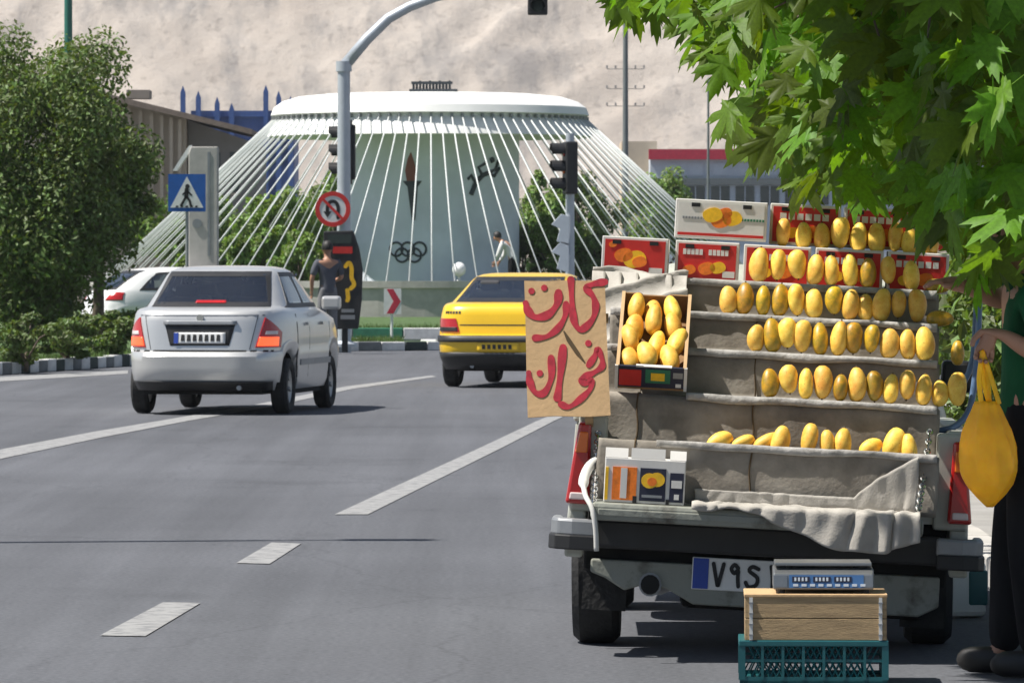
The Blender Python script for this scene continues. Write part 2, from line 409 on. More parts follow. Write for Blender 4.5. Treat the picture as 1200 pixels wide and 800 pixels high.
# mountain
mb = MB()
nx, ny = 380, 170
def hill(x, y):
    t = (y - 1750) / 650.0
    p = Vector((x * .0045, y * .0045, 0))
    z = 620 * max(t, -.02) ** 1.0 if t > 0 else -20
    z *= .75 + .35 * noise.noise(Vector((x * .0016, 3.1, y * .0012)))
    a = 1.0 if t > 0 else 0
    rid = 1 - abs(noise.noise(p * 1.0 + Vector((7, 2, 1))))
    wob = 1.4 * noise.noise(p * 1.7)
    g1 = 1 - abs(noise.noise(Vector((x * .013 + y * .017 + wob, y * .006 - x * .003, 5))))
    g2 = 1 - abs(noise.noise(Vector((x * .035 - y * .040 + wob * 1.5, y * .022 + x * .01, 9))))
    g3 = 1 - abs(noise.noise(Vector((x * .10 + y * .09, y * .06, 2))))
    z += a * min(1, t * 6 + .15) * (18 * (rid - .5) + 14 * g1 + 7 * g2 + 4.0 * g3 + 2.0 * noise.fractal(p * 9, .8, 2.1, 5))
    return z
vs = []
for j in range(ny):
    for i in range(nx):
        x = -460 + 920 * i / (nx - 1); y = 1735 + 420 * (j / (ny - 1)) ** 1.15
        vs.append((x, y, hill(x, y)))
mb.add(vs, [(j * nx + i, j * nx + i + 1, (j + 1) * nx + i + 1, (j + 1) * nx + i) for j in range(ny - 1) for i in range(nx - 1)])
struct(mb.build('mountain', M['rock'], smooth=True, fix=False))

# ---- kerbs: structure with separate block children
def kerb(name, pts, h, w, mats, blen, z0=0.0, gap=.012):
    """pts: centre line of the kerb; blocks are children"""
    root = bpy.data.objects.new(name, None); COL.objects.link(root); struct(root)
    seg = []; acc = 0
    P = [Vector((p[0], p[1], 0)) for p in pts]
    L = sum((P[i + 1] - P[i]).length for i in range(len(P) - 1))
    def at(s):
        for i in range(len(P) - 1):
            d = (P[i + 1] - P[i]).length
            if s <= d or i == len(P) - 2:
                return P[i].lerp(P[i + 1], min(1, s / d))
            s -= d
    n = max(1, int(L / blen))
    for k in range(n):
        a, b = at(L * k / n), at(L * (k + 1) / n)
        d = b - a; c = (a + b) / 2
        q = MB(); hh = h + random.uniform(-.012, .012)
        q.box((0, 0, 0), (d.length - gap, w, hh))
        o = q.build('kerb_block', mats[k % len(mats)], root, bevel=.015)
        o.matrix_local = Matrix.Translation((c.x, c.y, z0 + hh / 2)) @ Matrix.Rotation(math.atan2(d.y, d.x) + R(random.uniform(-.7, .7)), 4, 'Z')
    return root
isl = [G(-260, 452), G(-120, 446), G(0, 439), G(145, 429), G(290, 418), G(400, 411.5), G(470, 411)]
tip = isl[-1]
isl += [tip + Vector((.75, .55, 0)), tip + Vector((1.0, 1.7, 0)), tip + Vector((.6, 2.9, 0)), tip + Vector((-1.5, 4.4, 0))]
kerb('median_kerb', isl, .17, .18, [M['kerbgrey'], M['kerbwhite'], M['kerbdark'], M['kerbwhite']], .45)
ip = [(p.x, p.y + .05) for p in isl[:-4]] + [(p.x - .1, p.y) for p in isl[-4:]] + [(tip.x - 6, tip.y + 6), (-20, 104), (-30, 104), (-30, isl[0].y)]
struct(sheet('median', ip, .13, M['grass']))
MC = Vector((WX(504, 150), 150.0, 0))      # monument centre
RR = 37.0
arc = [(MC.x + RR * math.cos(a), MC.y + RR * math.sin(a)) for a in [R(-90 + d) for d in range(-62, 63, 1)]]
kerb('roundabout_kerb', arc, .25, .25, [M['kerbwhite'], M['kerbgreen']], 1.0)
struct(sheet('roundabout_lawn', [(MC.x + (RR - .1) * math.cos(R(a)), MC.y + (RR - .1) * math.sin(R(a))) for a in range(0, 360, 6)], .20, M['grass']))
# right-hand pavement
pk = [(2.3, -5), (2.3, 6), (2.3, 16), (2.3, 26), (2.35, 36), (2.9, 50), (4.6, 64), (7.6, 78), (13, 92)]
kerb('pavement_kerb', pk, .15, .2, [M['concrete']], .8)
struct(sheet('pavement', [(x + .08, y) for x, y in pk] + [(60, 92), (60, -5)], .12, M['paving']))
# refuge for the second signal
SP = Vector((WX(668, 102), 102.0, 0))
kerb('refuge_kerb', [(SP.x + .8 * math.cos(R(a)), SP.y + .8 * math.sin(R(a))) for a in range(0, 361, 20)], .16, .16, [M['kerbgrey'], M['kerbwhite']], .5)
struct(sheet('refuge', [(SP.x + .78 * math.cos(R(a)), SP.y + .78 * math.sin(R(a))) for a in range(0, 360, 20)], .13, M['paving']))

# ------------------------------------------------------------------ monument
mon = thing('monument', 'round grey drum monument with white domed rim and tent of white cables', 'monument', MC)
WR, WZT = 8.7, 1.06
b = MB(); b.lathe([(WR - .2, .1), (WR - .2, WZT), (WR + .2, WZT), (WR + .2, .1)], 96, closed=True); b.build('base_wall', M['concrete'], mon, bevel=.02)
b = MB(); b.lathe([(WR + .26, WZT - .14), (WR - .24, WZT - .14), (WR - .24, WZT + .03), (WR + .26, WZT + .03)], 96, closed=True); b.build('wall_coping', M['concrete'], mon)
b = MB(); b.lathe([(.01, .72), (WR - .2, .72), (WR - .2, .1)], 64); b.build('planting_bed', M['grass'], mon)
DR = 2.35
b = MB(); b.lathe([(DR, .7), (DR, 5.0), (DR - .1, 5.0)], 64); b.build('drum', M['drum'], mon, smooth=True, ang=30)
prof = [(2.3, 4.95), (4.22, 4.84), (4.30, 4.86), (4.10, 5.28), (4.05, 5.32), (4.05, 5.38), (4.2, 5.42), (4.12, 5.62), (3.9, 5.78), (3.5, 5.9), (2.8, 5.97), (1.6, 6.0), (.02, 6.02)]
b = MB(); b.lathe(prof, 96); b.build('rim', M['mwhite'], mon, smooth=True, ang=28)
NC = 96
cm = MB(); cm.tube([(4.1, 0, 5.35), (WR, 0, WZT + .02)], .019, 6)
cme = cm.mesh('cable', M['cable'], True)
am = MB(); am.box((4.13, 0, 5.34), (.12, .06, .08)); ame = am.mesh('cable_anchor', M['dullmetal'])
for k in range(NC):
    Mz = Matrix.Rotation(2 * PI * (k + .3) / NC, 4, 'Z')
    link('cable', cme, mon, Mz); link('cable_anchor', ame, mon, Mz)
# dark rail on the roof
b = MB()
for k in range(12): b.bb(-.42 + k * .085, -.36 + k * .085, -2.6, -2.52, 5.95, 6.18 + .08 * ((k * 7) % 3) / 2)
b.bb(-.45, .62, -2.62, -2.5, 6.17, 6.24); b.build('roof_rail', M['mural'], mon)
b = MB(); b.bb(-.5, .75, -2.75, -2.3, 5.9, 6.04); b.build('roof_hatch', M['mural'], mon)
# murals: thin shapes bent round the drum
def drum_pt(x, z, off):
    r = DR + off; a = x / DR
    return Vector((r * math.sin(a), -r * math.cos(a), z))
def dpx(px, py):
    return ((px - 505) / 45.1, WZ(py, 147.6))
def drum_poly(name, poly, m, parent, off=.018):
    b = MB(); P = [dpx(*p) for p in poly]
    b.prism(P, lambda x, z, t: drum_pt(x, z, t), 0.0, off); return b.build(name, m, parent)
def drum_stroke(mb_, pts, w):
    P = [dpx(*p) for p in pts]
    mb_.tube([drum_pt(x, z, .008) for x, z in P], w / 45.1 / 2, 6)
drum_poly('torch_flame', [(479, 212), (477, 200), (480, 186), (484, 178), (488, 190), (491, 203), (490, 212)], M['muralred'], mon)
drum_poly('torch_cup', [(474, 212), (497, 212), (492, 219), (480, 219)], M['mural'], mon)
drum_poly('torch_handle', [(480, 219), (492, 219), (489, 258), (485, 258)], M['mural'], mon)
for (cx, cy) in ((466, 292), (480, 292), (494, 292), (473, 299), (488, 299)):
    b = MB(); drum_stroke(b, [(cx + 8 * math.cos(q * PI / 12), cy + 8 * math.sin(q * PI / 12)) for q in range(25)], 2.6); b.build('ring_emblem', M['mural'], mon)
b = MB()
for pts, w in (([(556, 228), (562, 214), (572, 205), (581, 202)], 6), ([(572, 206), (566, 196), (578, 190)], 4), ([(581, 202), (592, 198), (597, 188)], 4), ([(562, 214), (556, 205), (552, 210)], 4), ([(581, 202), (590, 206), (599, 196)], 4), ([(584, 188), (588, 186)], 7)):
    drum_stroke(b, pts, w)
b.build('athlete_emblem', M['mural'], mon)
# globe lamp on the wall coping
gl = thing('globe_lamp', 'white globe garden lamp on the monument wall coping', 'lamp', (WX(538, 142.1), 142.0, WZT + .03))
b = MB(); b.lathe([(.06, 0), (.05, .02), (.035, .05), (.035, .12), (.06, .14)], 12); b.build('lamp_base', M['mwhite'], gl, smooth=True)
b = MB(); b.lathe([(.17 * math.sin(q * PI / 10) + .001, .29 - .18 * math.cos(q * PI / 10)) for q in range(11)], 16); b.build('globe', M['lamp_glow'], gl, smooth=True)

# ------------------------------------------------------------------ foliage
def leaf_cloud(mb_, clumps, per, size, rnd, flat=.5):
    for (c, r) in clumps:
        for _ in range(per):
            d = Vector((rnd.gauss(0, 1), rnd.gauss(0, 1), rnd.gauss(0, 1))).normalized()
            p = c + Vector((d.x * r.x, d.y * r.y, d.z * r.z)) * (rnd.random() ** .45)
            nrm = (d * .7 + Vector((rnd.uniform(-1, 1), rnd.uniform(-1, 1), rnd.uniform(-.3, 1)))).normalized()
            a = nrm.orthogonal().normalized(); a = Matrix.Rotation(rnd.uniform(0, 6.28), 3, nrm) @ a
            bb = nrm.cross(a); s = size * rnd.uniform(.6, 1.3)
            mb_.add([p - a * s, p + bb * s * flat + nrm * s * .15, p + a * s, p - bb * s * flat + nrm * s * .15], [(0, 1, 2, 3)])
def shrub(name, label, cat, base, h, rx, ry, nclump, per, leaf, m, seed, trunk_h=.3, trunk_r=.07, group=None, lean=0.0, tp=0.0):
    rnd = random.Random(seed)
    t = thing(name, label, cat, base, 0, group)
    zc = trunk_h + (h - trunk_h) / 2; rz = (h - trunk_h) / 2
    clumps = []; limbs = []
    for k in range(nclump):
        d = Vector((rnd.gauss(0, 1), rnd.gauss(0, 1), rnd.gauss(0, 1))).normalized() * rnd.uniform(.3, .86) ** .7
        c = Vector((d.x * rx * (1.0 - .25 * d.z if tp == 0 else 1.0 + (tp * d.z if d.z < 0 else 0)) + lean * d.z, d.y * ry, zc + d.z * rz))
        f = rnd.uniform(.20, .34)
        clumps.append((c, Vector((rx * f, ry * f, rz * f * .9)))); limbs.append(c)
    b = MB(); leaf_cloud(b, clumps, per, leaf, rnd); b.build('crown', m, t, fix=False)
    b = MB()
    b.tube([(0, 0, -.1), (.02, 0, trunk_h * .6), (0, .02, trunk_h + rz * .5)], [trunk_r * 1.25, trunk_r, trunk_r * .6], 10)
    for c in limbs[:10]:
        b.tube([(0, 0, trunk_h * .8), Vector((0, 0, trunk_h)).lerp(c, .5) + Vector((0, 0, .1)), c], [trunk_r * .6, trunk_r * .35, trunk_r * .12], 6)
    b.build('trunk', M['bark'], t, smooth=True)
    return t
shrub('broadleaf_tree', 'large dense dark green tree on the grass median', 'tree', (WX(30, 89), 89.5, .1), 5.3, 2.1, 1.9, 100, 640, .05, M['leafdark'], 11, .15, .12, tp=.42)
shrub('broadleaf_tree', 'smaller rounded green tree growing against the large dense tree', 'tree', (WX(112, 92), 92.4, .1), 3.75, 1.1, 1.2, 46, 480, .048, M['leafdark'], 12, 1.55, .09, tp=.3)
for k, (x, y, h) in enumerate(((2.95, 29.0, 1.75), (3.0, 31.2, 2.0), (3.1, 33.6, 1.8), (3.1, 36.2, 2.1))):  # shrubs added to darken the shaded background beside the customer
    shrub('filler_shrub', ['added dark shrub at the kerb just beyond the pickup cab', 'tall added dark shrub on the pavement, second beyond the cab', 'added dark shrub on the pavement, third beyond the cab', 'tallest added dark shrub on the pavement, furthest from the pickup'][k], 'shrub', (x, y, .1), h, .62, .9, 34, 230, .05, M['leafdark'], 60 + k, .1, .04, 'shrubs added along the pavement beyond the pickup')
for k, (px_, py_, h_) in enumerate(((30, 427, .75), (78, 423, .6), (122, 419, .7))):
    p_ = G(px_, py_, .13)
    shrub('median_shrub', ['low leafy shrub at the median kerb under the large tree', 'smallest leafy shrub at the median kerb', 'low leafy shrub at the median kerb in front of the hedge'][k], 'shrub', p_, h_, .55, .45, 18, 190, .04, M['leafdark'], 80 + k, .04, .03, 'low shrubs along the median kerb')
# hedge under the white hatchback
rnd = random.Random(5)
hd = thing('clipped_hedge', 'low clipped dark green hedge along the median behind the tree', 'hedge', (WX(90, 93), 93.0, .1))
b = MB(); cl = []
for k in range(46):
    cl.append((Vector((-3.2 + 4.5 * k / 45, rnd.uniform(-.25, .25), rnd.uniform(.22, .50))), Vector((.3, .3, .2))))
leaf_cloud(b, cl, 170, .045, rnd); b.build('crown', M['leafdark'], hd, fix=False)
b = MB()
for k in range(12): b.tube([(-3 + k * .38, 0, -.1), (-3 + k * .38, .03, .4)], [.02, .012], 6)
b.build('stem', M['bark'], hd)
gr_ = random.Random(15); b = MB()
def blade(p, h):
    a = gr_.uniform(0, 6.28); d = Vector((math.cos(a), math.sin(a), 0)); q = Vector((gr_.uniform(-.5, .5), gr_.uniform(-.5, .5), 0)) * h
    b.add([p - d * .008, p + d * .008, p + Vector((q.x, q.y, h))], [(0, 1, 2)])
for _ in range(9000):
    t_ = gr_.random() * 5.99; k = int(t_); p0, p1 = isl[k], isl[k + 1]
    p = p0.lerp(p1, t_ - k) + Vector((0, .12 + 3.2 * gr_.random() ** 2, .13)); blade(p, gr_.uniform(.04, .15))
for _ in range(7000):
    a = R(-90 + gr_.uniform(-14, 14)); r = RR - .15 - 6 * gr_.random() ** 2
    blade(Vector((MC.x + r * math.cos(a), MC.y + r * math.sin(a), .2)), gr_.uniform(.04, .13))
o = b.build('grass', M['grassblade'], fix=False); o['kind'] = 'stuff'
# planting round the drum
# planting round the drum
SG = 'shrubs planted round the monument drum'
def bed(px, dy, h, rx, seed, m, label):
    D = 150 + dy
    shrub('garden_shrub', label, 'shrub', (WX(px, D), D, .7), h, rx, rx * .9, 26, 190, .075, M[m], seed, .15, .05, SG)
bed(300, -1.5, 2.15, 1.0, 21, 'leaflight', 'tall light green bush beside the drum, behind the grey pillar')
bed(352, -2.6, 1.75, .75, 22, 'leaflight', 'rounded light green bush next to the mast with the turn sign')
bed(240, -.5, 1.3, .85, 23, 'leaflight', 'low spreading green bush behind the pedestrian crossing sign')
bed(655, .5, 2.3, 1.0, 24, 'leaflight', 'yellow-green bush behind the traffic light on the refuge')
bed(712, -.5, 1.8, .95, 25, 'leafdark', 'dark green bush under the cables above the lone red carton')
bed(612, 1.2, 1.9, .6, 26, 'leafdark', 'narrow dark bush at the drum behind the person in white')
shrub('round_tree', 'rounded green tree in front of the red striped building', 'tree', (WX(775, 205), 205, 0), 5.1, 1.6, 1.4, 34, 210, .10, M['leaflight'], 31, 1.2, .12)
shrub('round_tree', 'green tree beside the beige building behind the cables', 'tree', (WX(215, 185), 185, 0), 4.3, 1.9, 1.4, 34, 200, .10, M['leaflight'], 32, 1.0, .12)
shrub('round_tree', 'bushy green tree at the roundabout behind the left cables', 'tree', (WX(335, 178), 178, 0), 4.0, 1.7, 1.4, 34, 200, .10, M['leaflight'], 34, 1.0, .12)
shrub('round_tree', 'green tree behind the signal mast and the cables', 'tree', (WX(398, 182), 182, 0), 4.7, 1.3, 1.3, 30, 200, .10, M['leaflight'], 36, 1.0, .12)
shrub('round_tree', 'dark tree just behind the right edge of the drum', 'tree', (WX(628, 184), 184, 0), 4.8, 1.2, 1.2, 30, 200, .10, M['leaflight'], 37, 1.0, .12)
shrub('round_tree', 'dark tree behind the right hand cables of the monument', 'tree', (WX(680, 190), 190, 0), 4.9, 1.6, 1.4, 34, 210, .10, M['leafdark'], 33, 1.2, .12)

# ------------------------------------------------------------------ buildings far behind
D = 215.0
bl_ = thing('beige_building', 'beige building with sloping brown roof and pilasters behind the large tree', 'building', (WX(150, D), D, 0))
s = F / D
def bx0(px): return (px - 150) / s
def bz(py): return EYE - (py - HZ) / s
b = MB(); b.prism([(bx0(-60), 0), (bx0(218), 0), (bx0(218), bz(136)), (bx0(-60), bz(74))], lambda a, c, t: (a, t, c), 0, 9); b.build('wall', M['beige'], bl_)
b = MB(); b.prism([(bx0(219), 0), (bx0(300), 0), (bx0(300), bz(168)), (bx0(219), bz(140))], lambda a, c, t: (a, t, c), .9, 9); b.build('side_wall', M['greyshade'], bl_)
b = MB(); b.prism([(bx0(-70), bz(70)), (bx0(296), bz(158)), (bx0(296), bz(152)), (bx0(-70), bz(62))], lambda a, c, t: (a, t, c), -.9, 9.4); b.build('roof', M['roofbrown'], bl_)
b = MB(); b.bb(bx0(145), bx0(172), 1.5, 3, bz(114), bz(104)); b.build('roof_box', M['greyshade'], bl_)
for px in (150, 163, 176, 188, 199, 209):
    b = MB(); b.bb(bx0(px), bx0(px + 4), -.22, 0, 0, bz(136 - (218 - px) * .22 + 6)); b.build('pilaster', M['beige'], bl_)
for px in (226, 246, 268):
    w = MB(); w.bb(bx0(px), bx0(px + 11), .84, .9, bz(225), bz(178)); wo = w.build('window', M['darkglass'], bl_)
    w = MB(); w.bb(bx0(px) - .04, bx0(px + 11) + .04, .8, .9, bz(226) - .06, bz(226)); w.build('sill', M['beige'], wo)
D2 = 300.0; s2 = F / D2
bs = thing('stadium_frame', 'blue steel frame with upright posts above the beige roof', 'building', (WX(280, D2), D2, 0))
b = MB(); b.bb((226 - 280) / s2, (345 - 280) / s2, 0, 6, 0, EYE + (HZ - 131) / s2); b.build('wall', M['bluesteel'], bs)
b = MB(); b.bb((224 - 280) / s2, (347 - 280) / s2, -.25, 0, EYE + (HZ - 137) / s2, EYE + (HZ - 130) / s2); b.build('fascia', M['bluesteel'], bs)
for px, top in ((215, 101), (233, 107), (255, 114), (272, 121), (312, 100), (327, 107), (341, 113)):
    x = (px - 280) / s2
    b = MB(); b.prism([(x - .13, 0), (x + .13, 0), (x + .13, EYE + (HZ - top - 8) / s2), (x, EYE + (HZ - top) / s2), (x - .13, EYE + (HZ - top - 8) / s2)], lambda a, c, t: (a, t, c), -.6, -.3); b.build('post', M['bluesteel'], bs)
D3 = 260.0; s3 = F / D3
br = thing('red_striped_building', 'long pale building with red roof stripe and dark window band', 'building', (WX(830, D3), D3, 0))
def rx(px): return (px - 830) / s3
def rz(py): return EYE + (HZ - py) / s3
b = MB(); b.bb(rx(762), rx(1250), 0, 12, 0, rz(176)); b.build('wall', M['panelwhite'], br)
b = MB(); b.bb(rx(760), rx(1252), -.35, 0, rz(187), rz(175)); b.build('roof_stripe', M['redfascia'], br)
b = MB(); b.bb(rx(760), rx(1252), -.3, 0, rz(216), rz(209)); b.build('canopy', M['greypole'], br)
for k in range(16):
    x = 775 + k * 29
    w = MB(); w.bb(rx(x), rx(x + 22), -.06, 0, rz(240), rz(218)); wo = w.build('window', M['darkglass'], br)
    w = MB(); w.bb(rx(x + 10.5), rx(x + 11.5), -.1, -.06, rz(240), rz(218)); w.build('mullion', M['panelwhite'], wo)
    w = MB(); w.bb(rx(x + 3), rx(x + 20), -.05, 0, rz(206), rz(191)); w.build('facade_panel', M['panelwhite'], br)
b = MB(); b.bb(rx(730), rx(772), 3, 9, 0, rz(164)); b.build('rear_block', M['beige'], br)

# ------------------------------------------------------------------ poles, signals, signs
def pole_thing(name, label, cat, loc, h, r0, r1, m):
    t = thing(name, label, cat, loc)
    b = MB(); b.tube([(0, 0, -.05), (0, 0, h)], [r0, r1], 12); b.build('pole', m, t, smooth=True, ang=50)
    b = MB(); b.box((0, 0, .03), (r0 * 4, r0 * 4, .06)); b.build('base_plate', m, t)
    return t
t = pole_thing('street_lamp', 'dark green lamp post rising behind the large tree', 'lamp post', (WX(80, 108), 108, 0), 8.6, .095, .07, M['greenpole'])
b = MB(); b.tube([(0, 0, 8.5), (.3, -.1, 8.9), (1.1, -.3, 9.1)], .035, 8); b.build('arm', M['greenpole'], t, smooth=True)
b = MB(); b.box((1.4, -.35, 9.1), (.7, .25, .12)); b.build('lamp_head', M['dullmetal'], t, bevel=.03)
t = pole_thing('floodlight_mast', 'tall dark grey mast with small cross arms before the mountain', 'mast', (WX(733, 230), 230, 0), 15, .13, .09, M['greypole'])
for z in (7.9, 8.6, 9.4):
    b = MB(); b.tube([(-.75, 0, z), (.75, 0, z)], .014, 6); a = b.build('cross_arm', M['greypole'], t)
    for x in (-.75, -.4, .4, .75):
        b = MB(); b.box((x, -.05, z + .08), (.07, .1, .12)); b.build('insulator', M['concrete'], a)
t = pole_thing('slim_pole', 'slim pale pole in front of the red striped building', 'pole', (WX(830, 190), 190, 0), 7.6, .06, .035, M['greypole'])
b = MB(); b.lathe([(.09, 7.55), (.1, 7.6), (.05, 7.7), (.01, 7.75)], 10); b.build('finial', M['greypole'], t)

# off-frame lamp whose shadow crosses the road
LX = -1.18 - 8.2 / math.tan(R(SUN_EL)) * math.cos(R(SUN_BACK)); LY = 31.0 - 8.2 / math.tan(R(SUN_EL)) * math.sin(R(SUN_BACK))
t = pole_thing('street_lamp', 'grey roadside lamp post with a short curved arm', 'lamp post', (LX, LY, 0), 7.9, .09, .06, M['galv'])
b = MB(); b.tube([(0, 0, 7.8), (.1, 0, 8.05), (.35, .02, 8.2)], .035, 8); b.build('arm', M['galv'], t, smooth=True)
b = MB(); b.box((.5, .03, 8.2), (.5, .22, .1)); b.build('lamp_head', M['dullmetal'], t, bevel=.03)

def signal_head(t, loc, rotz, name='signal_head', s=1.0):
    """three-lens head facing local -Y turned by rotz"""
    Mx = Matrix.Translation(loc) @ Matrix.Rotation(rotz, 4, 'Z') @ Matrix.Scale(s, 4)
    b = MB(); b.bb(-.17, .17, -.09, .13, -.47, .47); h = b.build(name, M['black'], t, bevel=.03); h.matrix_local = Mx
    for z, c in ((.31, 'redlight'), (0, 'orangelight'), (-.31, 'kerbdark')):
        b = MB(); b.lathe([(.11, 0), (.11, .02), (.06, .04)], 16, Matrix.Translation((0, -.09, z)) @ Matrix.Rotation(R(90), 4, 'X')); b.build('lens', M[c], h, smooth=True)
        b = MB()
        def vis(u, v, z=z):
            a = PI * (-.15 + 1.3 * u); r = .135
            return Vector((r * math.cos(a), -.09 - v * .24 * (1 if .12 < u < .88 else .8), z + r * math.sin(a)))
        b.grid(14, 3, vis); o = b.build('visor', M['black'], h); so_ = o.modifiers.new('th', 'SOLIDIFY'); so_.thickness = .012
    return h
# mast with curved arm
DM = 97.0; mx, sM = WX(403, DM), F / DM
mast = thing('signal_mast', 'pale grey traffic light mast with long arm curving over the road', 'traffic light', (mx, DM, .1))
def mp(px, py): return Vector(((px - 403) / sM, 0, WZ(py, DM) - .1))
b = MB(); b.tube([(0, 0, -.1), (0, 0, 1.6), mp(403, 78)], [.125, .12, .105], 14); b.build('pole', M['galv'], mast, smooth=True, ang=50)
b = MB(); b.tube([mp(403, 84), mp(403, 72)], .135, 14); b.build('collar', M['galv'], mast, smooth=True, ang=50)
b = MB(); b.tube([mp(403, 78), mp(430, 46), mp(455, 22), mp(480, 8), mp(510, -3), mp(560, -14), mp(650, -20)], [.10, .095, .09, .085, .08, .07, .06], 12); b.build('arm', M['galv'], mast, smooth=True)
b = MB(); b.lathe([(.22, 0), (.22, .05), (.13, .1)], 14); b.build('base_flange', M['galv'], mast)
h = signal_head(mast, mp(630, -14) + Vector((0, -.16, 0)), 0)
h = signal_head(mast, mp(403, 178) + Vector((.06, .3, 0)), R(-90))
b = MB(); b.box(mp(411, 178) + Vector((0, .35, 0)), (.03, .5, 1.1)); b.build('backplate', M['black'], mast, bevel=.02)
b = MB(); b.box(mp(403, 178) + Vector((.03, .12, 0)), (.06, .28, .06)); b.build('bracket', M['dullmetal'], mast)
# no U-turn sign on the mast
def disc(b, c, r0, r1, y0, y1, n=32):
    """ring or disc facing -Y"""
    if r0 <= 0:
        b.lathe([(r1, 0), (r1, y1 - y0)], n, Matrix.Translation((c[0], y0, c[1])) @ Matrix.Rotation(R(-90), 4, 'X'))
    else:
        b.lathe([(r0, 0), (r1, 0), (r1, y1 - y0), (r0, y1 - y0)], n, Matrix.Translation((c[0], y0, c[1])) @ Matrix.Rotation(R(-90), 4, 'X'), closed=True)
def stroke2(b, pts, w, y, th=.004, n=6):
    """flat brush stroke in the XZ plane facing -Y, width w, real thickness"""
    P = [Vector((p[0], 0, p[1])) for p in pts]
    ws = w if isinstance(w, (list, tuple)) else [w] * len(P)
    L = []; Rr = []
    for i, p in enumerate(P):
        t = (P[min(i + 1, len(P) - 1)] - P[max(i - 1, 0)]).normalized(); q = Vector((-t.z, 0, t.x)) * ws[i] / 2
        L.append(p + q); Rr.append(p - q)
    n_ = len(P)
    vs = [v + Vector((0, y, 0)) for v in L + Rr] + [v + Vector((0, y + th, 0)) for v in L + Rr]
    fs = []
    for i in range(n_ - 1):
        fs.append((i, i + 1, n_ + i + 1, n_ + i)); fs.append((2 * n_ + i, 3 * n_ + i, 3 * n_ + i + 1, 2 * n_ + i + 1))
        fs.append((i, 2 * n_ + i, 2 * n_ + i + 1, i + 1)); fs.append((n_ + i, n_ + i + 1, 3 * n_ + i + 1, 3 * n_ + i))
    fs.append((0, n_, 3 * n_, 2 * n_)); fs.append((n_ - 1, 3 * n_ - 1, 4 * n_ - 1, 2 * n_ - 1))
    b.add(vs, fs)
    for (p, ww) in ((P[0], ws[0]), (P[-1], ws[-1])):
        disc(b, (p.x, p.z), 0, ww / 2, y + .0003, y + th, 12)
def smooth_pts(pts, k=5):
    """Catmull-Rom through 2-D points"""
    out = []
    for i in range(len(pts) - 1):
        p0 = Vector(pts[max(i - 1, 0)]); p1 = Vector(pts[i]); p2 = Vector(pts[i + 1]); p3 = Vector(pts[min(i + 2, len(pts) - 1)])
        for j in range(k):
            t = j / k
            out.append(.5 * ((2 * p1) + (-p0 + p2) * t + (2 * p0 - 5 * p1 + 4 * p2 - p3) * t * t + (-p0 + 3 * p1 - 3 * p2 + p3) * t ** 3))
    out.append(Vector(pts[-1])); return out
us = thing('no_u_turn_sign', 'round red and white no U-turn sign on the signal mast', 'road sign', W(390, 245, DM - .15))
b = MB(); disc(b, (0, 0), 0, .30, 0, .012); b.build('plate', M['signwhite'], us)
b = MB(); disc(b, (0, 0), .225, .302, -.006, .004); b.build('red_border', M['signred'], us)
b = MB(); stroke2(b, smooth_pts([(.09, -.15), (.09, .03), (.055, .11), (0, .13), (-.055, .11), (-.09, .03), (-.09, -.05)]), .06, -.004); b.build('u_arrow', M['ink'], us)
b = MB(); b.prism([(-.16, -.04), (-.02, -.04), (-.09, -.15)], lambda a, c, t: (a, t, c), -.004, 0); b.build('arrow_head', M['ink'], us)
b = MB(); stroke2(b, [(-.17, .17), (.17, -.17)], .045, -.009); b.build('red_slash', M['signred'], us)
b = MB(); b.box((.08, .05, 0), (.2, .07, .05)); b.build('clamp', M['dullmetal'], us)
# pedestrian crossing sign
DP = 100.0
ps = thing('pedestrian_crossing_sign', 'blue square pedestrian crossing sign with white triangle on thin post', 'road sign', (WX(219, DP), DP, .12))
zt = WZ(226, DP) - .12; hw = .33
b = MB(); b.tube([(0, .05, -.1), (0, .05, zt + .3)], .03, 10); b.build('post', M['dullmetal'], ps, smooth=True, ang=50)
b = MB(); b.bb(-hw, hw, -.004, .012, zt - hw, zt + hw); b.build('plate', M['signblue'], ps)
b = MB(); b.prism([(-.29, zt - .26), (.29, zt - .26), (0, zt + .29)], lambda a, c, t: (a, t, c), -.008, -.003); b.build('white_triangle', M['signwhite'], ps)
b = MB()
for pts, w in (([(0, zt + .06), (-.01, zt - .06)], .075), ([(-.01, zt - .06), (.05, zt - .14), (.07, zt - .23)], .045), ([(-.01, zt - .06), (-.06, zt - .15), (-.10, zt - .22)], .045), ([(0, zt + .04), (.08, zt - .04)], .03), ([(0, zt + .04), (-.07, zt - .03)], .03)):
    stroke2(b, pts, w, -.012)
disc(b, (.01, zt + .115), 0, .04, -.012, -.008, 14); b.build('walker_symbol', M['ink'], ps)
for i in range(5):
    b = MB(); x = -.2 + i * .085; b.prism([(x, zt - .255), (x + .045, zt - .255), (x + .055, zt - .225), (x + .01, zt - .225)], lambda a, c, t: (a, t, c), -.0115, -.008); b.build('zebra_bar', M['ink'], ps)
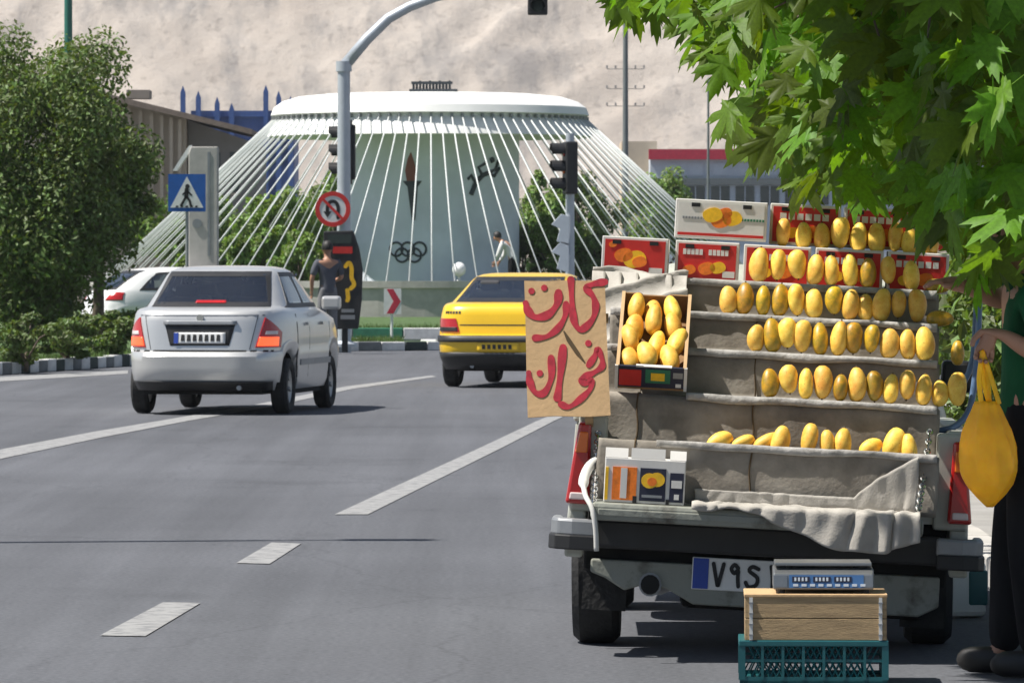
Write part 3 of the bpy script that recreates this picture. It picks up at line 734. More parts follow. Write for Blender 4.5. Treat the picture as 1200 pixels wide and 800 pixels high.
# grey pillar behind the crossing sign
DPi = 106.0; sp_ = F / DPi
pi_ = thing('grey_pillar', 'tall pale grey information pillar with slanted white top edge behind crossing sign', 'pillar', (WX(238, DPi), DPi, .1))
def pz(py): return WZ(py, DPi) - .1
b = MB(); b.prism([(-17 / sp_, -.1), (17 / sp_, -.1), (17 / sp_, pz(172)), (-14 / sp_, pz(172)), (-17 / sp_, pz(180))], lambda a, c, t: (a, t, c), 0, .45); b.build('shaft', M['concrete'], pi_, bevel=.015)
b = MB(); b.prism([(-36 / sp_, pz(200)), (-31 / sp_, pz(200)), (-14 / sp_, pz(176)), (-14 / sp_, pz(170)), (-17 / sp_, pz(171))], lambda a, c, t: (a, t, c), .05, .4); b.build('slanted_cap', M['signwhite'], pi_)
b = MB(); b.bb(5 / sp_, 8 / sp_, -.012, 0, pz(300), pz(178)); b.build('groove_strip', M['dullmetal'], pi_)
b = MB(); disc(b, (-7 / sp_, pz(262)), 0, .09, -.02, 0, 18); b.build('badge', M['dullmetal'], pi_)
b = MB(); b.bb(-.36, .36, -.08, .53, -.1, .62); b.build('plinth', M['concrete'], pi_, bevel=.02)
# second signal
sg = thing('traffic_light', 'black three lens traffic light on pale pole at the refuge', 'traffic light', (SP.x, SP.y, .13))
sg_z = WZ(197, 102) - .13
b = MB(); b.tube([(0, 0, -.05), (0, 0, sg_z + .62)], [.085, .075], 12); b.build('pole', M['galv'], sg, smooth=True, ang=50)
signal_head(sg, (-.02, -.16, sg_z), R(-78))
b = MB(); b.lathe([(.17, 0), (.17, .05), (.09, .08)], 12); b.build('base_flange', M['galv'], sg)
for zc in (WZ(275, 102), WZ(307, 102)):
    b = MB(); b.prism([(-.02, zc - .33), (-.02, zc + .2), (-.16, zc + .24), (-.34, zc + .05), (-.18, zc - .02), (-.24, zc - .25)], lambda a, c, t: (a, t, c), -.14, -.11); b.build('folded_panel', M['panelwhite'], sg, bevel=.006)
# chevron
DC = 101.0
cv = thing('chevron_sign', 'small white chevron sign with dark red arrow on the median tip', 'road sign', (WX(459, DC), DC, .12))
z0, z1 = WZ(368, DC) - .12, WZ(338, DC) - .12
b = MB(); b.tube([(0, .03, -.05), (0, .03, z1)], .025, 8); b.build('post', M['signwhite'], cv)
b = MB(); b.bb(-.14, .17, -.005, .01, z0, z1); b.build('plate', M['signwhite'], cv)
zm = (z0 + z1) / 2
b = MB(); b.prism([(-.09, z1 - .01), (.03, z1 - .01), (.16, zm), (.03, z0 + .01), (-.09, z0 + .01), (.03, zm)], lambda a, c, t: (a, t, c), -.009, -.004); b.build('red_arrow', M['redfascia'], cv)
# countdown board
DB = 95.9; sB = F / DB
cb = thing('display_board', 'black display board with yellow figure and dim red and green panels', 'sign board', (WX(404, DB), DB, .12))
def cz(py): return WZ(py, DB) - .12
def cx_(px): return (px - 404) / sB
b = MB(); b.prism([(cx_(x), cz(y)) for x, y in ((379, 271), (414, 270), (421, 291), (425, 315), (424, 350), (420, 385), (386, 386), (380, 350))], lambda a, c, t: (a, t, c), 0, .16); b.build('casing', M['black'], cb, bevel=.02)
for nm, m_, (x0, x1, y0, y1) in (('green_panel', 'kerbdark', (384, 412, 275, 285)), ('red_panel', 'redcard', (390, 413, 289, 297)), ('caption_strip', 'dullmetal', (400, 415, 362, 366)), ('caption_strip', 'dullmetal', (399, 416, 369, 374))):
    b = MB(); b.bb(cx_(x0), cx_(x1), -.012, 0, cz(y1), cz(y0)); b.build(nm, M[m_], cb)
b = MB(); stroke2(b, smooth_pts([(cx_(405), cz(312)), (cx_(409), cz(308)), (cx_(412), cz(314)), (cx_(412), cz(325)), (cx_(415), cz(333)), (cx_(411), cz(338))]), .07, -.012); b.build('yellow_figure', M['yellowprint'], cb)
b = MB(); stroke2(b, smooth_pts([(cx_(407), cz(340)), (cx_(408), cz(349)), (cx_(407), cz(352))]), .07, -.012); b.build('yellow_figure', M['yellowprint'], cb)
b = MB(); b.bb(-.05, .05, .04, .12, -.1, cz(384)); b.build('post', M['black'], cb)

# ------------------------------------------------------------------ cars
class Car:
    """body skin from stacked plan outlines: rows (z, y_rear, y_front, half_width); local +Y = forward"""
    def __init__(s, rows, n, arches, Ra, zbelt, sill):
        s.rows = rows; s.n = n; s.arches = arches; s.Ra = Ra; s.zbelt = zbelt; s.sill = sill
    def at(s, z):
        r = s.rows
        if z <= r[0][0]: return r[0][1:]
        for i in range(len(r) - 1):
            if z <= r[i + 1][0]:
                t = (z - r[i][0]) / (r[i + 1][0] - r[i][0])
                return [a + (b - a) * t for a, b in zip(r[i][1:], r[i + 1][1:])]
        return r[-1][1:]
    def outline(s, z, N=220):
        """half outline, rear centre to front centre, with arc lengths"""
        yr, yf, w = s.at(z); yc, L = (yr + yf) / 2, (yf - yr) / 2; n = s.n; P = []
        for k in range(N + 1):
            t = PI * k / N
            st, ct = max(math.sin(t), 0), math.cos(t)
            P.append((w * st ** (2 / n), yc - L * math.copysign(abs(ct) ** (2 / n), ct)))
        S = [0]
        for k in range(N): S.append(S[-1] + math.dist(P[k], P[k + 1]))
        return P, S
    def peri(s, a, z, cache={}):
        key = (id(s), round(z, 4))
        if key not in cache: cache[key] = s.outline(z)
        P, S = cache[key]
        lo, hi = 0, len(S) - 1
        while hi - lo > 1:
            m_ = (lo + hi) // 2
            if S[m_] <= a: lo = m_
            else: hi = m_
        t = 0 if S[hi] == S[lo] else max(0, min(1, (a - S[lo]) / (S[hi] - S[lo])))
        return (P[lo][0] + (P[hi][0] - P[lo][0]) * t, P[lo][1] + (P[hi][1] - P[lo][1]) * t)
    def skin(s, NC=220, holes=()):
        zs = []
        for i in range(len(s.rows) - 1):
            d = s.rows[i + 1][0] - s.rows[i][0]; k = max(1, min(6, int(d / .05)))
            zs += [s.rows[i][0] + d * j / k for j in range(k)]
        zs.append(s.rows[-1][0])
        b = MB(); vs = []; par = []
        for z in zs:
            P, S = s.outline(z)
            row = []
            for k in range(NC + 1): row.append(s.peri(S[-1] * k / NC, z))
            par += [(S[-1] * k / NC, z) for k in range(NC + 1)] + [(-S[-1] * k / NC, z) for k in range(NC - 1, 0, -1)]
            full = [(x, y) for x, y in row] + [(-x, y) for x, y in reversed(row[1:-1])]
            for x, y in full:
                zz = z
                if z < s.zbelt:
                    zb = s.rows[0][0]; lim = zb
                    for yw, zw in s.arches:
                        if abs(y - yw) < s.Ra: lim = max(lim, zw + math.sqrt(s.Ra ** 2 - (y - yw) ** 2))
                    if lim > zb: zz = lim + (z - zb) * (s.zbelt - lim) / (s.zbelt - zb)
                vs.append((x, y, zz))
        m_ = 2 * NC
        fs = [(j * m_ + k, j * m_ + (k + 1) % m_, (j + 1) * m_ + (k + 1) % m_, (j + 1) * m_ + k) for j in range(len(zs) - 1) for k in range(m_)]
        def hit(f):
            A = [par[i] for i in f]
            if max(a for a, _ in A) - min(a for a, _ in A) > 1: return False
            ca, cz = sum(a for a, _ in A) / 4, sum(z for _, z in A) / 4
            for q in holes:
                c = False
                for i in range(4):
                    (x1, y1), (x2, y2) = q[i], q[(i + 1) % 4]
                    if (y1 > cz) != (y2 > cz) and ca < (x2 - x1) * (cz - y1) / (y2 - y1) + x1: c = not c
                if c: return True
            return False
        fs = [f for f in fs if not hit(f)]
        fs.append(tuple((len(zs) - 1) * m_ + k for k in range(m_)))
        b.add(vs, fs); return b
    def frame(s, quad, w, off, side=1):
        """black surround of a window: four strips round the quad"""
        (a0, z0), (a1, z1), (a2, z2), (a3, z3) = quad; b = MB()
        I = [(a0 + w, z0 + w), (a1 - w, z1 + w), (a2 - w, z2 - w), (a3 + w, z3 - w)]
        for i in range(4):
            j = (i + 1) % 4
            p = s.patch([quad[i], quad[j], I[j], I[i]], off, 16, 3, side, .02); b.add(p.v, p.f)
        return b
    def windscreen(s, hw0, hw1, z0, z1):
        L0, L1 = s.outline(z0)[1][-1], s.outline(z1)[1][-1]
        return L0, L1
    def patch(s, quad, off=.008, nu=14, nv=8, side=1, th=.02):
        """quad of (arc from rear centre, z), corners bl, br, tr, tl; lies proud of the skin by off"""
        b = MB(); (a0, z0), (a1, z1), (a2, z2), (a3, z3) = quad
        top = []; bot = []
        for j in range(nv):
            v = j / (nv - 1)
            for i in range(nu):
                u = i / (nu - 1)
                a = (a0 * (1 - u) + a1 * u) * (1 - v) + (a3 * (1 - u) + a2 * u) * v
                z = (z0 * (1 - u) + z1 * u) * (1 - v) + (z3 * (1 - u) + z2 * u) * v
                sg_ = -1 if a < 0 else 1
                x, y = s.peri(abs(a), z); xx, yy = s.peri(abs(a) + .01, z)
                tx, ty = xx - x, yy - y; l_ = math.hypot(tx, ty) or 1
                nx_, ny_ = ty / l_, -tx / l_
                top.append((side * sg_ * (x + nx_ * off), y + ny_ * off, z)); bot.append((side * sg_ * (x + nx_ * (off - th)), y + ny_ * (off - th), z))
        N = nu * nv
        fs = [(j * nu + i, j * nu + i + 1, (j + 1) * nu + i + 1, (j + 1) * nu + i) for j in range(nv - 1) for i in range(nu - 1)]
        edge = [i for i in range(nu)] + [j * nu + nu - 1 for j in range(1, nv)] + [(nv - 1) * nu + i for i in range(nu - 2, -1, -1)] + [j * nu for j in range(nv - 2, 0, -1)]
        fs += [(edge[k], edge[(k + 1) % len(edge)], N + edge[(k + 1) % len(edge)], N + edge[k]) for k in range(len(edge))]
        b.add(top + bot, fs); return b
    def arc_at_y(s, y, z):
        P, S = s.outline(z)
        best = min(range(len(P)), key=lambda k: abs(P[k][1] - y) + (0 if P[k][0] > .5 * max(p[0] for p in P) else 9))
        return S[best]
    def side_quad(s, pts): return [(s.arc_at_y(y, z), z) for y, z in pts]

def wheel(parent, loc, r, w, side):
    """side +1: outer face towards +X"""
    Mx = Matrix.Translation(loc) @ Matrix.Rotation(R(90 * side), 4, 'Y')
    h = w / 2
    b = MB(); b.lathe([(r * .62, -h * .8), (r * .70, -h), (r * .92, -h), (r, -h * .7), (r, h * .7), (r * .92, h), (r * .70, h), (r * .62, h * .8)], 32, closed=True)
    ty = b.build('wheel', M['rubber'], parent, smooth=True, ang=40); ty.matrix_local = Mx
    b = MB(); b.lathe([(r * .63, -h * .7), (r * .63, h * .75), (r * .55, h * .6), (r * .30, h * .35), (r * .16, h * .5), (.01, h * .55)], 24); b.build('rim', M['rim'], ty, smooth=True, ang=35)
    for k in range(5):
        a = 2 * PI * k / 5
        b = MB(); b.box((r * .42 * math.cos(a), r * .42 * math.sin(a), h * .48), (r * .3, r * .12, .03), Matrix.Rotation(a, 3, 'Z')); b.build('spoke', M['rim'], ty)
    return ty

def plate_digits(b, x0, z0, hgt, y, glyphs, adv):
    for k, gl_ in enumerate(glyphs):
        for pts in gl_:
            stroke2(b, smooth_pts([(x0 + k * adv + p[0] * hgt, z0 + p[1] * hgt) for p in pts], 4), hgt * .19, y, .003)
G7 = [[(.0, 1), (.22, .05), (.25, .0), (.28, .05), (.5, 1)]]
G9 = [[(.38, .85), (.2, 1), (.05, .8), (.2, .6), (.38, .75), (.38, .4), (.42, 0)]]
GS = [[(.55, .85), (.25, .95), (.1, .75), (.5, .45), (.45, .1), (.1, 0), (-.05, .2)]]
G1 = [[(.2, 1), (.28, .5), (.3, 0)]]

def cabin(c, C, rows):
    """seats and dash seen through the glass"""
    for x in (-.34, .34):
        for y, w in ((.05, .46), (-.85, .5)):
            b = MB(); b.box((x, y, .98), (w, .14, .42), Matrix.Rotation(R(10), 3, 'X')); se = b.build('seat', M['seat'], c, bevel=.05)
            b = MB(); b.box((x, y - .05, 1.235), (.25, .09, .13)); b.build('headrest', M['seat'], se, bevel=.03)
    b = MB(); b.bb(-.66, .66, .62, .85, .84, 1.02); b.build('dashboard', M['under'], c, bevel=.04)
    b = MB(); b.bb(-.60, .60, -1.42, -1.05, 1.02, 1.045); b.build('parcel_shelf', M['under'], c)
    b = MB(); b.tube([(-.34 + .17 * math.cos(q * PI / 8), .50 + .05 * math.sin(q * PI / 8), 1.02 + .16 * math.sin(q * PI / 8)) for q in range(17)], .014, 6, caps=False); b.build('steering_wheel', M['black'], c, smooth=True)
    b = MB(); b.box((0, .30, 1.30), (.22, .03, .06)); b.build('inside_mirror', M['black'], c)
def sedan(label, cat, loc, head, rows, n, wheels, wr, paint, windows, name='sedan_car'):
    c = thing(name, label, cat, loc, -head)
    wb0, wb1, tx, tw = wheels
    C = Car(rows, n, [(wb0, wr), (wb1, wr)], wr + .055, .80, .2)
    holes = []
    for q in windows:
        holes.append(q)
        if q[0][0] > 0: holes.append([(-a, z) for a, z in q])
    C.holes = holes
    C.skin(holes=holes).build('body', paint, c, smooth=True, ang=32, fix=True)
    cabin(c, C, rows)
    b = MB(); b.bb(-tx + tw / 2 + .03, tx - tw / 2 - .03, rows[1][1] + .22, rows[1][2] - .2, .2, .86); b.bb(-tx - .02, tx + .02, wb0 + wr + .08, wb1 - wr - .08, .19, .3); b.build('underbody', M['under'], c)
    for y in (wb0, wb1):
        for sd_ in (-1, 1): wheel(c, (sd_ * tx, y, wr), wr, tw, sd_)
    return c, C

def grow(q, w):
    (a0, z0), (a1, z1), (a2, z2), (a3, z3) = q
    return [(a0 - w, z0 - w), (a1 + w, z1 - w), (a2 + w, z2 + w), (a3 - w, z3 + w)]
def glaze(c, C, rear, sides, front):
    rw_ = C.patch(rear, .006, 22, 10, th=.006).build('rear_window', M['cglass'], c, smooth=True, ang=40)
    C.frame(grow(rear, .028), .05, .008).build('window_seal', M['black'], rw_, smooth=True, ang=40)
    for sd_ in (-1, 1):
        for q, nm in zip(sides, ('rear_side_window', 'front_side_window')):
            w_ = C.patch(q, .004, 16, 10, side=sd_, th=.006).build(nm, M['cglass'], c, smooth=True, ang=40)
            C.frame(grow(q, .02), .042, .006, side=sd_).build('window_seal', M['black'], w_, smooth=True, ang=40)
        q = front
        w_ = C.patch(q, .004, 16, 10, side=sd_, th=.006).build('windscreen', M['cglass'], c, smooth=True, ang=40)
    return rw_
# --- silver sedan
rows = [(.24, -1.92, 1.95, .77), (.32, -2.02, 2.03, .80), (.42, -2.06, 2.07, .815), (.58, -2.07, 2.08, .825), (.625, -2.04, 2.06, .825), (.635, -1.995, 2.04, .822),
        (.80, -1.97, 1.95, .82), (.93, -1.95, 1.80, .808), (1.00, -1.93, 1.35, .785), (1.035, -1.90, 1.10, .765), (1.055, -1.84, 1.0, .745), (1.07, -1.50, .95, .735), (1.09, -1.44, .90, .728),
        (1.25, -1.20, .58, .655), (1.38, -1.02, .30, .595), (1.43, -.92, .18, .565), (1.46, -.78, .05, .51), (1.475, -.55, -.05, .42), (1.485, -.40, -.2, .25), (1.487, -.35, -.25, .1)]
HS = R(8.2)
C0 = Car(rows, 5.2, [], .3, .8, .2)
C_rear = [(-.60, 1.10), (.60, 1.10), (.505, 1.40), (-.505, 1.40)]
C_sides = [C0.side_quad(q) for q in ([(-1.02, 1.085), (-.26, 1.085), (-.26, 1.40), (-.78, 1.40)], [(-.18, 1.085), (.70, 1.085), (.16, 1.39), (-.18, 1.40)])]
L0_, L1_ = C0.windscreen(0, 0, 1.11, 1.4)
C_front = [(L0_ - 0.6, 1.11), (L0_ - .004, 1.11), (L1_ - .004, 1.4), (L1_ - 0.5, 1.4)]
sc, C = sedan('silver sedan with lit brake lights driving past the median', 'car', (-2.83, 58.65, .004), HS, rows, 5.2, (-1.28, 1.10, .715, .165), .278, M['silver'], [C_rear, *C_sides, C_front])
rw = glaze(sc, C, C_rear, C_sides, C_front)
C.patch([(-.16, 1.112), (.16, 1.112), (.15, 1.14), (-.15, 1.14)], .018).build('high_brake_light', M['redlight'], rw, smooth=True)
for sd_ in (-1, 1):
    tl = C.patch([(.56, .67), (.93, .67), (.95, .82), (.66, .97)], .012, side=sd_).build('taillight', M['redlight'], sc, smooth=True, ang=40)
    C.patch([(.575, .685), (.86, .685), (.87, .775), (.60, .775)], .02, side=sd_).build('brake_lens', M['brakelight'], tl, smooth=True)
    C.patch([(.66, .80), (.84, .80), (.84, .835), (.67, .835)], .02, side=sd_).build('reverse_lens', M['clearlight'], tl, smooth=True)
    for y0 in (-.98, -.22, .86):
        C.patch(C.side_quad([(y0 - .006, .36), (y0 + .006, .36), (y0 + .006, 1.0), (y0 - .006, 1.0)]), .002, 3, 8, side=sd_, th=.01).build('door_seam', M['black'], sc)
    for y0 in (-.42, .42):
        C.patch(C.side_quad([(y0 - .09, .88), (y0 + .09, .88), (y0 + .09, .91), (y0 - .09, .91)]), .03, 4, 3, side=sd_, th=.03).build('door_handle', M['silver'], sc)
    C.patch(C.side_quad([(-.9, .48), (.8, .48), (.8, .54), (-.9, .54)]), .012, 12, 3, side=sd_).build('side_trim', M['dullmetal'], sc)
    b = MB(); b.box((sd_ * .86, .70, 1.10), (.2, .1, .14)); b.build('mirror', M['silver'], sc, bevel=.03)
C.patch([(-.37, .90), (.37, .90), (.37, .935), (-.37, .935)], .022, side=1).build('trunk_trim', M['dullmetal'], sc, smooth=True)
C.patch([(-.30, .69), (.30, .69), (.355, .895), (-.355, .895)], .004).build('plate_recess', M['black'], sc, smooth=True)
pl = C.patch([(-.26, .71), (.26, .71), (.26, .82), (-.26, .82)], .014).build('number_plate', M['plate'], sc, smooth=True)
C.patch([(-.26, .712), (-.215, .712), (-.215, .818), (-.26, .818)], .018).build('blue_strip', M['bluep'], pl)
for k in range(7): C.patch([(-.19 + k * .06, .735), (-.15 + k * .06, .735), (-.155 + k * .06, .80), (-.185 + k * .06, .80)], .018, 3, 3).build('plate_digit', M['ink'], pl)
C.patch([(-.78, .24), (.78, .24), (.80, .335), (-.80, .335)], .012).build('bumper_valance', M['black'], sc, smooth=True)
C.patch([(-.80, .628), (.80, .628), (.80, .645), (-.80, .645)], .004).build('bumper_gap', M['under'], sc)
for sd_ in (-1, 1): C.patch([(.50, .65), (.507, .65), (.585, .985), (.578, .985)], .002, 3, 8, side=sd_, th=.01).build('boot_seam', M['black'], sc)
C.patch([(-.66, .985), (.66, .985), (.66, .998), (-.66, .998)], .0035).build('trunk_edge', M['dullmetal'], sc, smooth=True)
b = MB(); disc(b, (0, .965), 0, .035, -1.965, -1.93, 18); b.build('boot_badge', M['chrome'], sc)
b = MB(); b.tube([(.4, -2.0, .27), (.4, -1.7, .27)], .025, 10); b.build('exhaust_pipe', M['dullmetal'], sc)

# --- yellow taxi
rows = [(.22, -1.98, 2.0, .78), (.34, -2.12, 2.14, .82), (.46, -2.17, 2.17, .845), (.58, -2.18, 2.18, .85), (.64, -2.15, 2.14, .85), (.65, -2.08, 2.10, .845),
        (.78, -2.06, 2.0, .85), (.88, -2.05, 1.8, .838), (.97, -2.02, 1.3, .81), (1.005, -1.98, 1.1, .79), (1.02, -1.90, 1.0, .775), (1.035, -1.55, .95, .765), (1.05, -1.50, .92, .76),
        (1.2, -1.10, .60, .68), (1.31, -.84, .36, .615), (1.35, -.70, .22, .58), (1.375, -.55, .1, .52), (1.39, -.40, 0, .42), (1.395, -.3, -.05, .2)]
HT = R(10.5)
T0 = Car(rows, 6.5, [], .3, .8, .2)
T_rear = [(-.655, 1.065), (.655, 1.065), (.54, 1.32), (-.54, 1.32)]
T_sides = [T0.side_quad(q) for q in ([(-1.10, 1.06), (-.22, 1.06), (-.22, 1.32), (-.62, 1.32)], [(-.15, 1.06), (.74, 1.06), (.28, 1.31), (-.15, 1.32)])]
L0_, L1_ = T0.windscreen(0, 0, 1.07, 1.32)
T_front = [(L0_ - 0.62, 1.07), (L0_ - .004, 1.07), (L1_ - .004, 1.32), (L1_ - 0.52, 1.32)]
tc_, T = sedan('yellow taxi saloon with black bumper half hidden by the cardboard sign', 'taxi', (.23, 71.2, .004), HT, rows, 6.5, (-1.33, 1.34, .72, .175), .288, M['taxi'], [T_rear, *T_sides, T_front], 'taxi_car')
glaze(tc_, T, T_rear, T_sides, T_front)
for sd_ in (-1, 1):
    tl = T.patch([(.50, .675), (.86, .675), (.90, .84), (.55, .84)], .012, side=sd_).build('taillight', M['redlight'], tc_, smooth=True, ang=40)
    T.patch([(.52, .685), (.86, .685), (.87, .735), (.53, .735)], .018, side=sd_).build('smoked_lens', M['ink'], tl, smooth=True)
    for y0 in (-1.0, -.2, .9):
        T.patch(T.side_quad([(y0 - .006, .36), (y0 + .006, .36), (y0 + .006, 1.0), (y0 - .006, 1.0)]), .002, 3, 8, side=sd_, th=.01).build('door_seam', M['black'], tc_)
    T.patch(T.side_quad([(-.95, .46), (.9, .46), (.9, .54), (-.95, .54)]), .014, 12, 3, side=sd_).build('side_trim', M['black'], tc_)
    b = MB(); b.box((sd_ * .90, .72, 1.06), (.2, .1, .13)); b.build('mirror', M['black'], tc_, bevel=.03)
T.patch([(-1.02, .555), (1.02, .555), (1.02, .635), (-1.02, .635)], .02, 30, 4).build('bumper_strip', M['black'], tc_, smooth=True)
T.patch([(-.95, .22), (.95, .22), (1.0, .43), (-1.0, .43)], .018, 30, 4).build('lower_bumper', M['black'], tc_, smooth=True)
pl = T.patch([(-.26, .45), (.26, .45), (.26, .545), (-.26, .545)], .014)  .build('number_plate', M['taxi'], tc_, smooth=True)
for k in range(6): T.patch([(-.2 + k * .065, .47), (-.16 + k * .065, .47), (-.16 + k * .065, .525), (-.2 + k * .065, .525)], .018, 3, 3).build('plate_digit', M['ink'], pl)
T.patch([(-.50, .755), (.50, .755), (.50, .768), (-.50, .768)], .003).build('boot_crease', M['black'], tc_)
for k in range(6): T.patch([(-.72 + k * .04, .90), (-.695 + k * .04, .90), (-.695 + k * .04, .93), (-.72 + k * .04, .93)], .006, 3, 3).build('badge_letter', M['ink'], tc_)
b = MB(); b.tube([(-.35, -2.05, .26), (-.35, -1.7, .26)], .025, 10); b.build('exhaust_pipe', M['dullmetal'], tc_)

# --- white hatchback beyond the hedge
rows = [(.22, -1.72, 1.78, .74), (.36, -1.82, 1.86, .80), (.60, -1.84, 1.88, .82), (.66, -1.80, 1.85, .82), (.80, -1.76, 1.72, .82), (.92, -1.70, 1.45, .80), (1.0, -1.62, 1.05, .78),
        (1.04, -1.57, .95, .765), (1.2, -1.34, .62, .69), (1.34, -1.10, .34, .62), (1.40, -.92, .18, .57), (1.43, -.7, .05, .5), (1.445, -.5, -.05, .4), (1.45, -.4, -.1, .2)]
H0 = Car(rows, 5.0, [], .3, .8, .2)
H_rear = [(-.58, 1.06), (.58, 1.06), (.5, 1.36), (-.5, 1.36)]
H_sides = [H0.side_quad(q) for q in ([(-1.05, 1.04), (-.30, 1.04), (-.30, 1.35), (-.72, 1.33)], [(-.22, 1.04), (.76, 1.04), (.22, 1.34), (-.22, 1.36)])]
L0_, L1_ = H0.windscreen(0, 0, 1.06, 1.34)
H_front = [(L0_ - 0.58, 1.06), (L0_ - .004, 1.06), (L1_ - .004, 1.34), (L1_ - 0.5, 1.34)]
hc, H = sedan('white hatchback partly hidden behind the clipped hedge', 'car', (WX(212, 106), 106.0, .004), R(66), rows, 5.0, (-1.22, 1.22, .70, .16), .28, M['whitecar'], [H_rear, *H_sides, H_front], 'hatchback_car')
glaze(hc, H, H_rear, H_sides, H_front)
for sd_ in (-1, 1):
    H.patch([(.55, .84), (.90, .84), (.84, .98), (.62, 1.0)], .012, side=sd_).build('taillight', M['redlight'], hc, smooth=True)
    for y0 in (-.42, .40):
        H.patch(H.side_quad([(y0 - .1, .84), (y0 + .1, .84), (y0 + .1, .88), (y0 - .1, .88)]), .03, 4, 3, side=sd_, th=.03).build('door_handle', M['black'], hc)
    for y0 in (-.26, .88):
        H.patch(H.side_quad([(y0 - .006, .36), (y0 + .006, .36), (y0 + .006, .98), (y0 - .006, .98)]), .002, 3, 8, side=sd_, th=.01).build('door_seam', M['black'], hc)
H.patch([(-.95, .40), (.95, .40), (.95, .50), (-.95, .50)], .012, 24, 4).build('bumper_strip', M['black'], hc, smooth=True)

# ------------------------------------------------------------------ pickup truck and its stall
D0 = 21.8; TX0 = WX(893, D0); ROLL = 3.0; YAW = 2.5
MT = Matrix.Translation((TX0, D0, 0)) @ Matrix.Rotation(R(-YAW), 4, 'Z')                       # truck on the ground
MBODY = MT @ Matrix.Translation((0, 0, .45)) @ Matrix.Rotation(R(ROLL), 4, 'Y') @ Matrix.Translation((0, 0, -.45))   # body leans on its springs
INV = MBODY.inverted()
def bl(px, py, v):
    """pixel -> body coordinates on the plane y = v"""
    o = INV @ Vector((0, 0, EYE)); d = INV.to_3x3() @ Vector(((px - 600) / F, 1, -(py - HZ) / F))
    return o + d * ((v - o.y) / d.y)
truck = thing('pickup_truck', 'cream pickup truck with lowered tailgate parked and loaded as a fruit stall', 'pickup truck', M=MT)
BR = MT.inverted() @ MBODY @ Matrix.Translation((.018, 0, 0)) @ Matrix.Scale(.955, 4, (1, 0, 0))
def blt(px, py, v):
    p = bl(px, py, v); return Vector(((p.x - .018) / .955, p.y, p.z))
def tpart(b, name, m, parent=None, **k):
    o = b.build(name, m, parent or truck, **k)
    if parent is None: o.matrix_local = BR
    return o
WB, WR_ = .80, .315
# bed sides with wheel arch
arch = [(WB + (WR_ + .06) * math.cos(a), .30 + (WR_ + .07) * math.sin(a)) for a in [PI - PI * k / 14 for k in range(15)]]
side = [(0, .34)] + [(max(0.02, y), z) for y, z in arch if z > .34] + [(2.05, .34), (2.05, .86), (0, .86)]
for sd_ in (-1, 1):
    b = MB(); b.prism(side, lambda a, c, t, q=sd_: (q * (t + (.02 if c < .7 else 0)), a, c), .715, .79); tpart(b, 'bed_side', M['cream'], bevel=.012)
    b = MB(); b.bb(sd_ * .70, sd_ * .80, -.005, 2.06, .86, .90); tpart(b, 'bed_rail', M['cream'], bevel=.012)
    # corner post and light cluster
    x0 = bl(700, 550, 0).x if sd_ < 0 else bl(1092, 560, 0).x
    b = MB(); b.prism([(sd_ * .66, .52), (sd_ * .80, .52), (sd_ * .775, .89), (sd_ * .66, .89)], lambda a, c, t: (a, t, c), -.02, .06); tpart(b, 'corner_post', M['cream'], bevel=.012)
    b = MB(); b.prism([(sd_ * .715, .548), (sd_ * .815, .548), (sd_ * .775, .862), (sd_ * .725, .862)], lambda a, c, t: (a, t, c), -.055, .05); tl = tpart(b, 'taillight', M['redlight'], bevel=.012)
    b = MB(); b.prism([(sd_ * .735, .745), (sd_ * .785, .745), (sd_ * .770, .825), (sd_ * .735, .825)], lambda a, c, t: (a, t, c), -.062, -.05); b.build('amber_lens', M['orangelight'], tl, bevel=.005)
    b = MB(); b.prism([(sd_ * .735, .565), (sd_ * .80, .565), (sd_ * .796, .592), (sd_ * .735, .592)], lambda a, c, t: (a, t, c), -.062, -.05); b.build('reverse_lens', M['clearlight'], tl, bevel=.005)
# bed floor, front bulkhead, underside
b = MB(); b.bb(-.712, .712, .0, 2.04, .54, .575); tpart(b, 'bed_floor', M['cream'])
b = MB(); b.bb(-.712, .712, 2.0, 2.06, .575, .95); tpart(b, 'bulkhead', M['cream'])
b = MB(); b.bb(-.45, -.37, .1, 3.9, .36, .50); b.bb(.37, .45, .1, 3.9, .36, .50); b.bb(-.45, .45, .3, .38, .38, .5); b.bb(-.45, .45, 1.6, 1.68, .38, .5); tpart(b, 'chassis_frame', M['under'])
# valance with plate
b = MB(); b.prism([(-.70, .34), (.70, .34), (.70, .225), (.62, .185), (-.28, .185), (-.38, .235), (-.47, .255), (-.56, .225), (-.64, .27), (-.70, .29)], lambda a, c, t: (a, t, c), -.02, .03); tpart(b, 'rear_valance', M['grimyshade'], bevel=.008)
b = MB(); b.prism([(-.72, .30), (.72, .30), (.72, .53), (-.72, .53)], lambda a, c, t: (a, t, c), .035, .06); tpart(b, 'rear_panel', M['under'])
# bumper
b = MB(); b.bb(-.70, .70, -.075, .02, .385, .495); bu = tpart(b, 'rear_bumper', M['black'], bevel=.012)
for sd_ in (-1, 1):
    cp = [(.865, .12), (.865, -.06), (.84, -.105), (.78, -.12), (.675, -.12), (.675, -.085), (.77, -.085), (.815, -.06), (.825, .12)]
    b = MB(); b.prism([(sd_ * x, y) for x, y in cp], lambda a, c, t: (a, c, t), .425, .495); cpo = tpart(b, 'bumper_cap', M['dullmetal'], bevel=.012)
    b = MB(); b.prism([(sd_ * (x * 1.008), y - .006 if y < 0 else y + .004) for x, y in cp], lambda a, c, t: (a, c, t), .375, .432); b.build('rubber_strip', M['black'], cpo, bevel=.006)
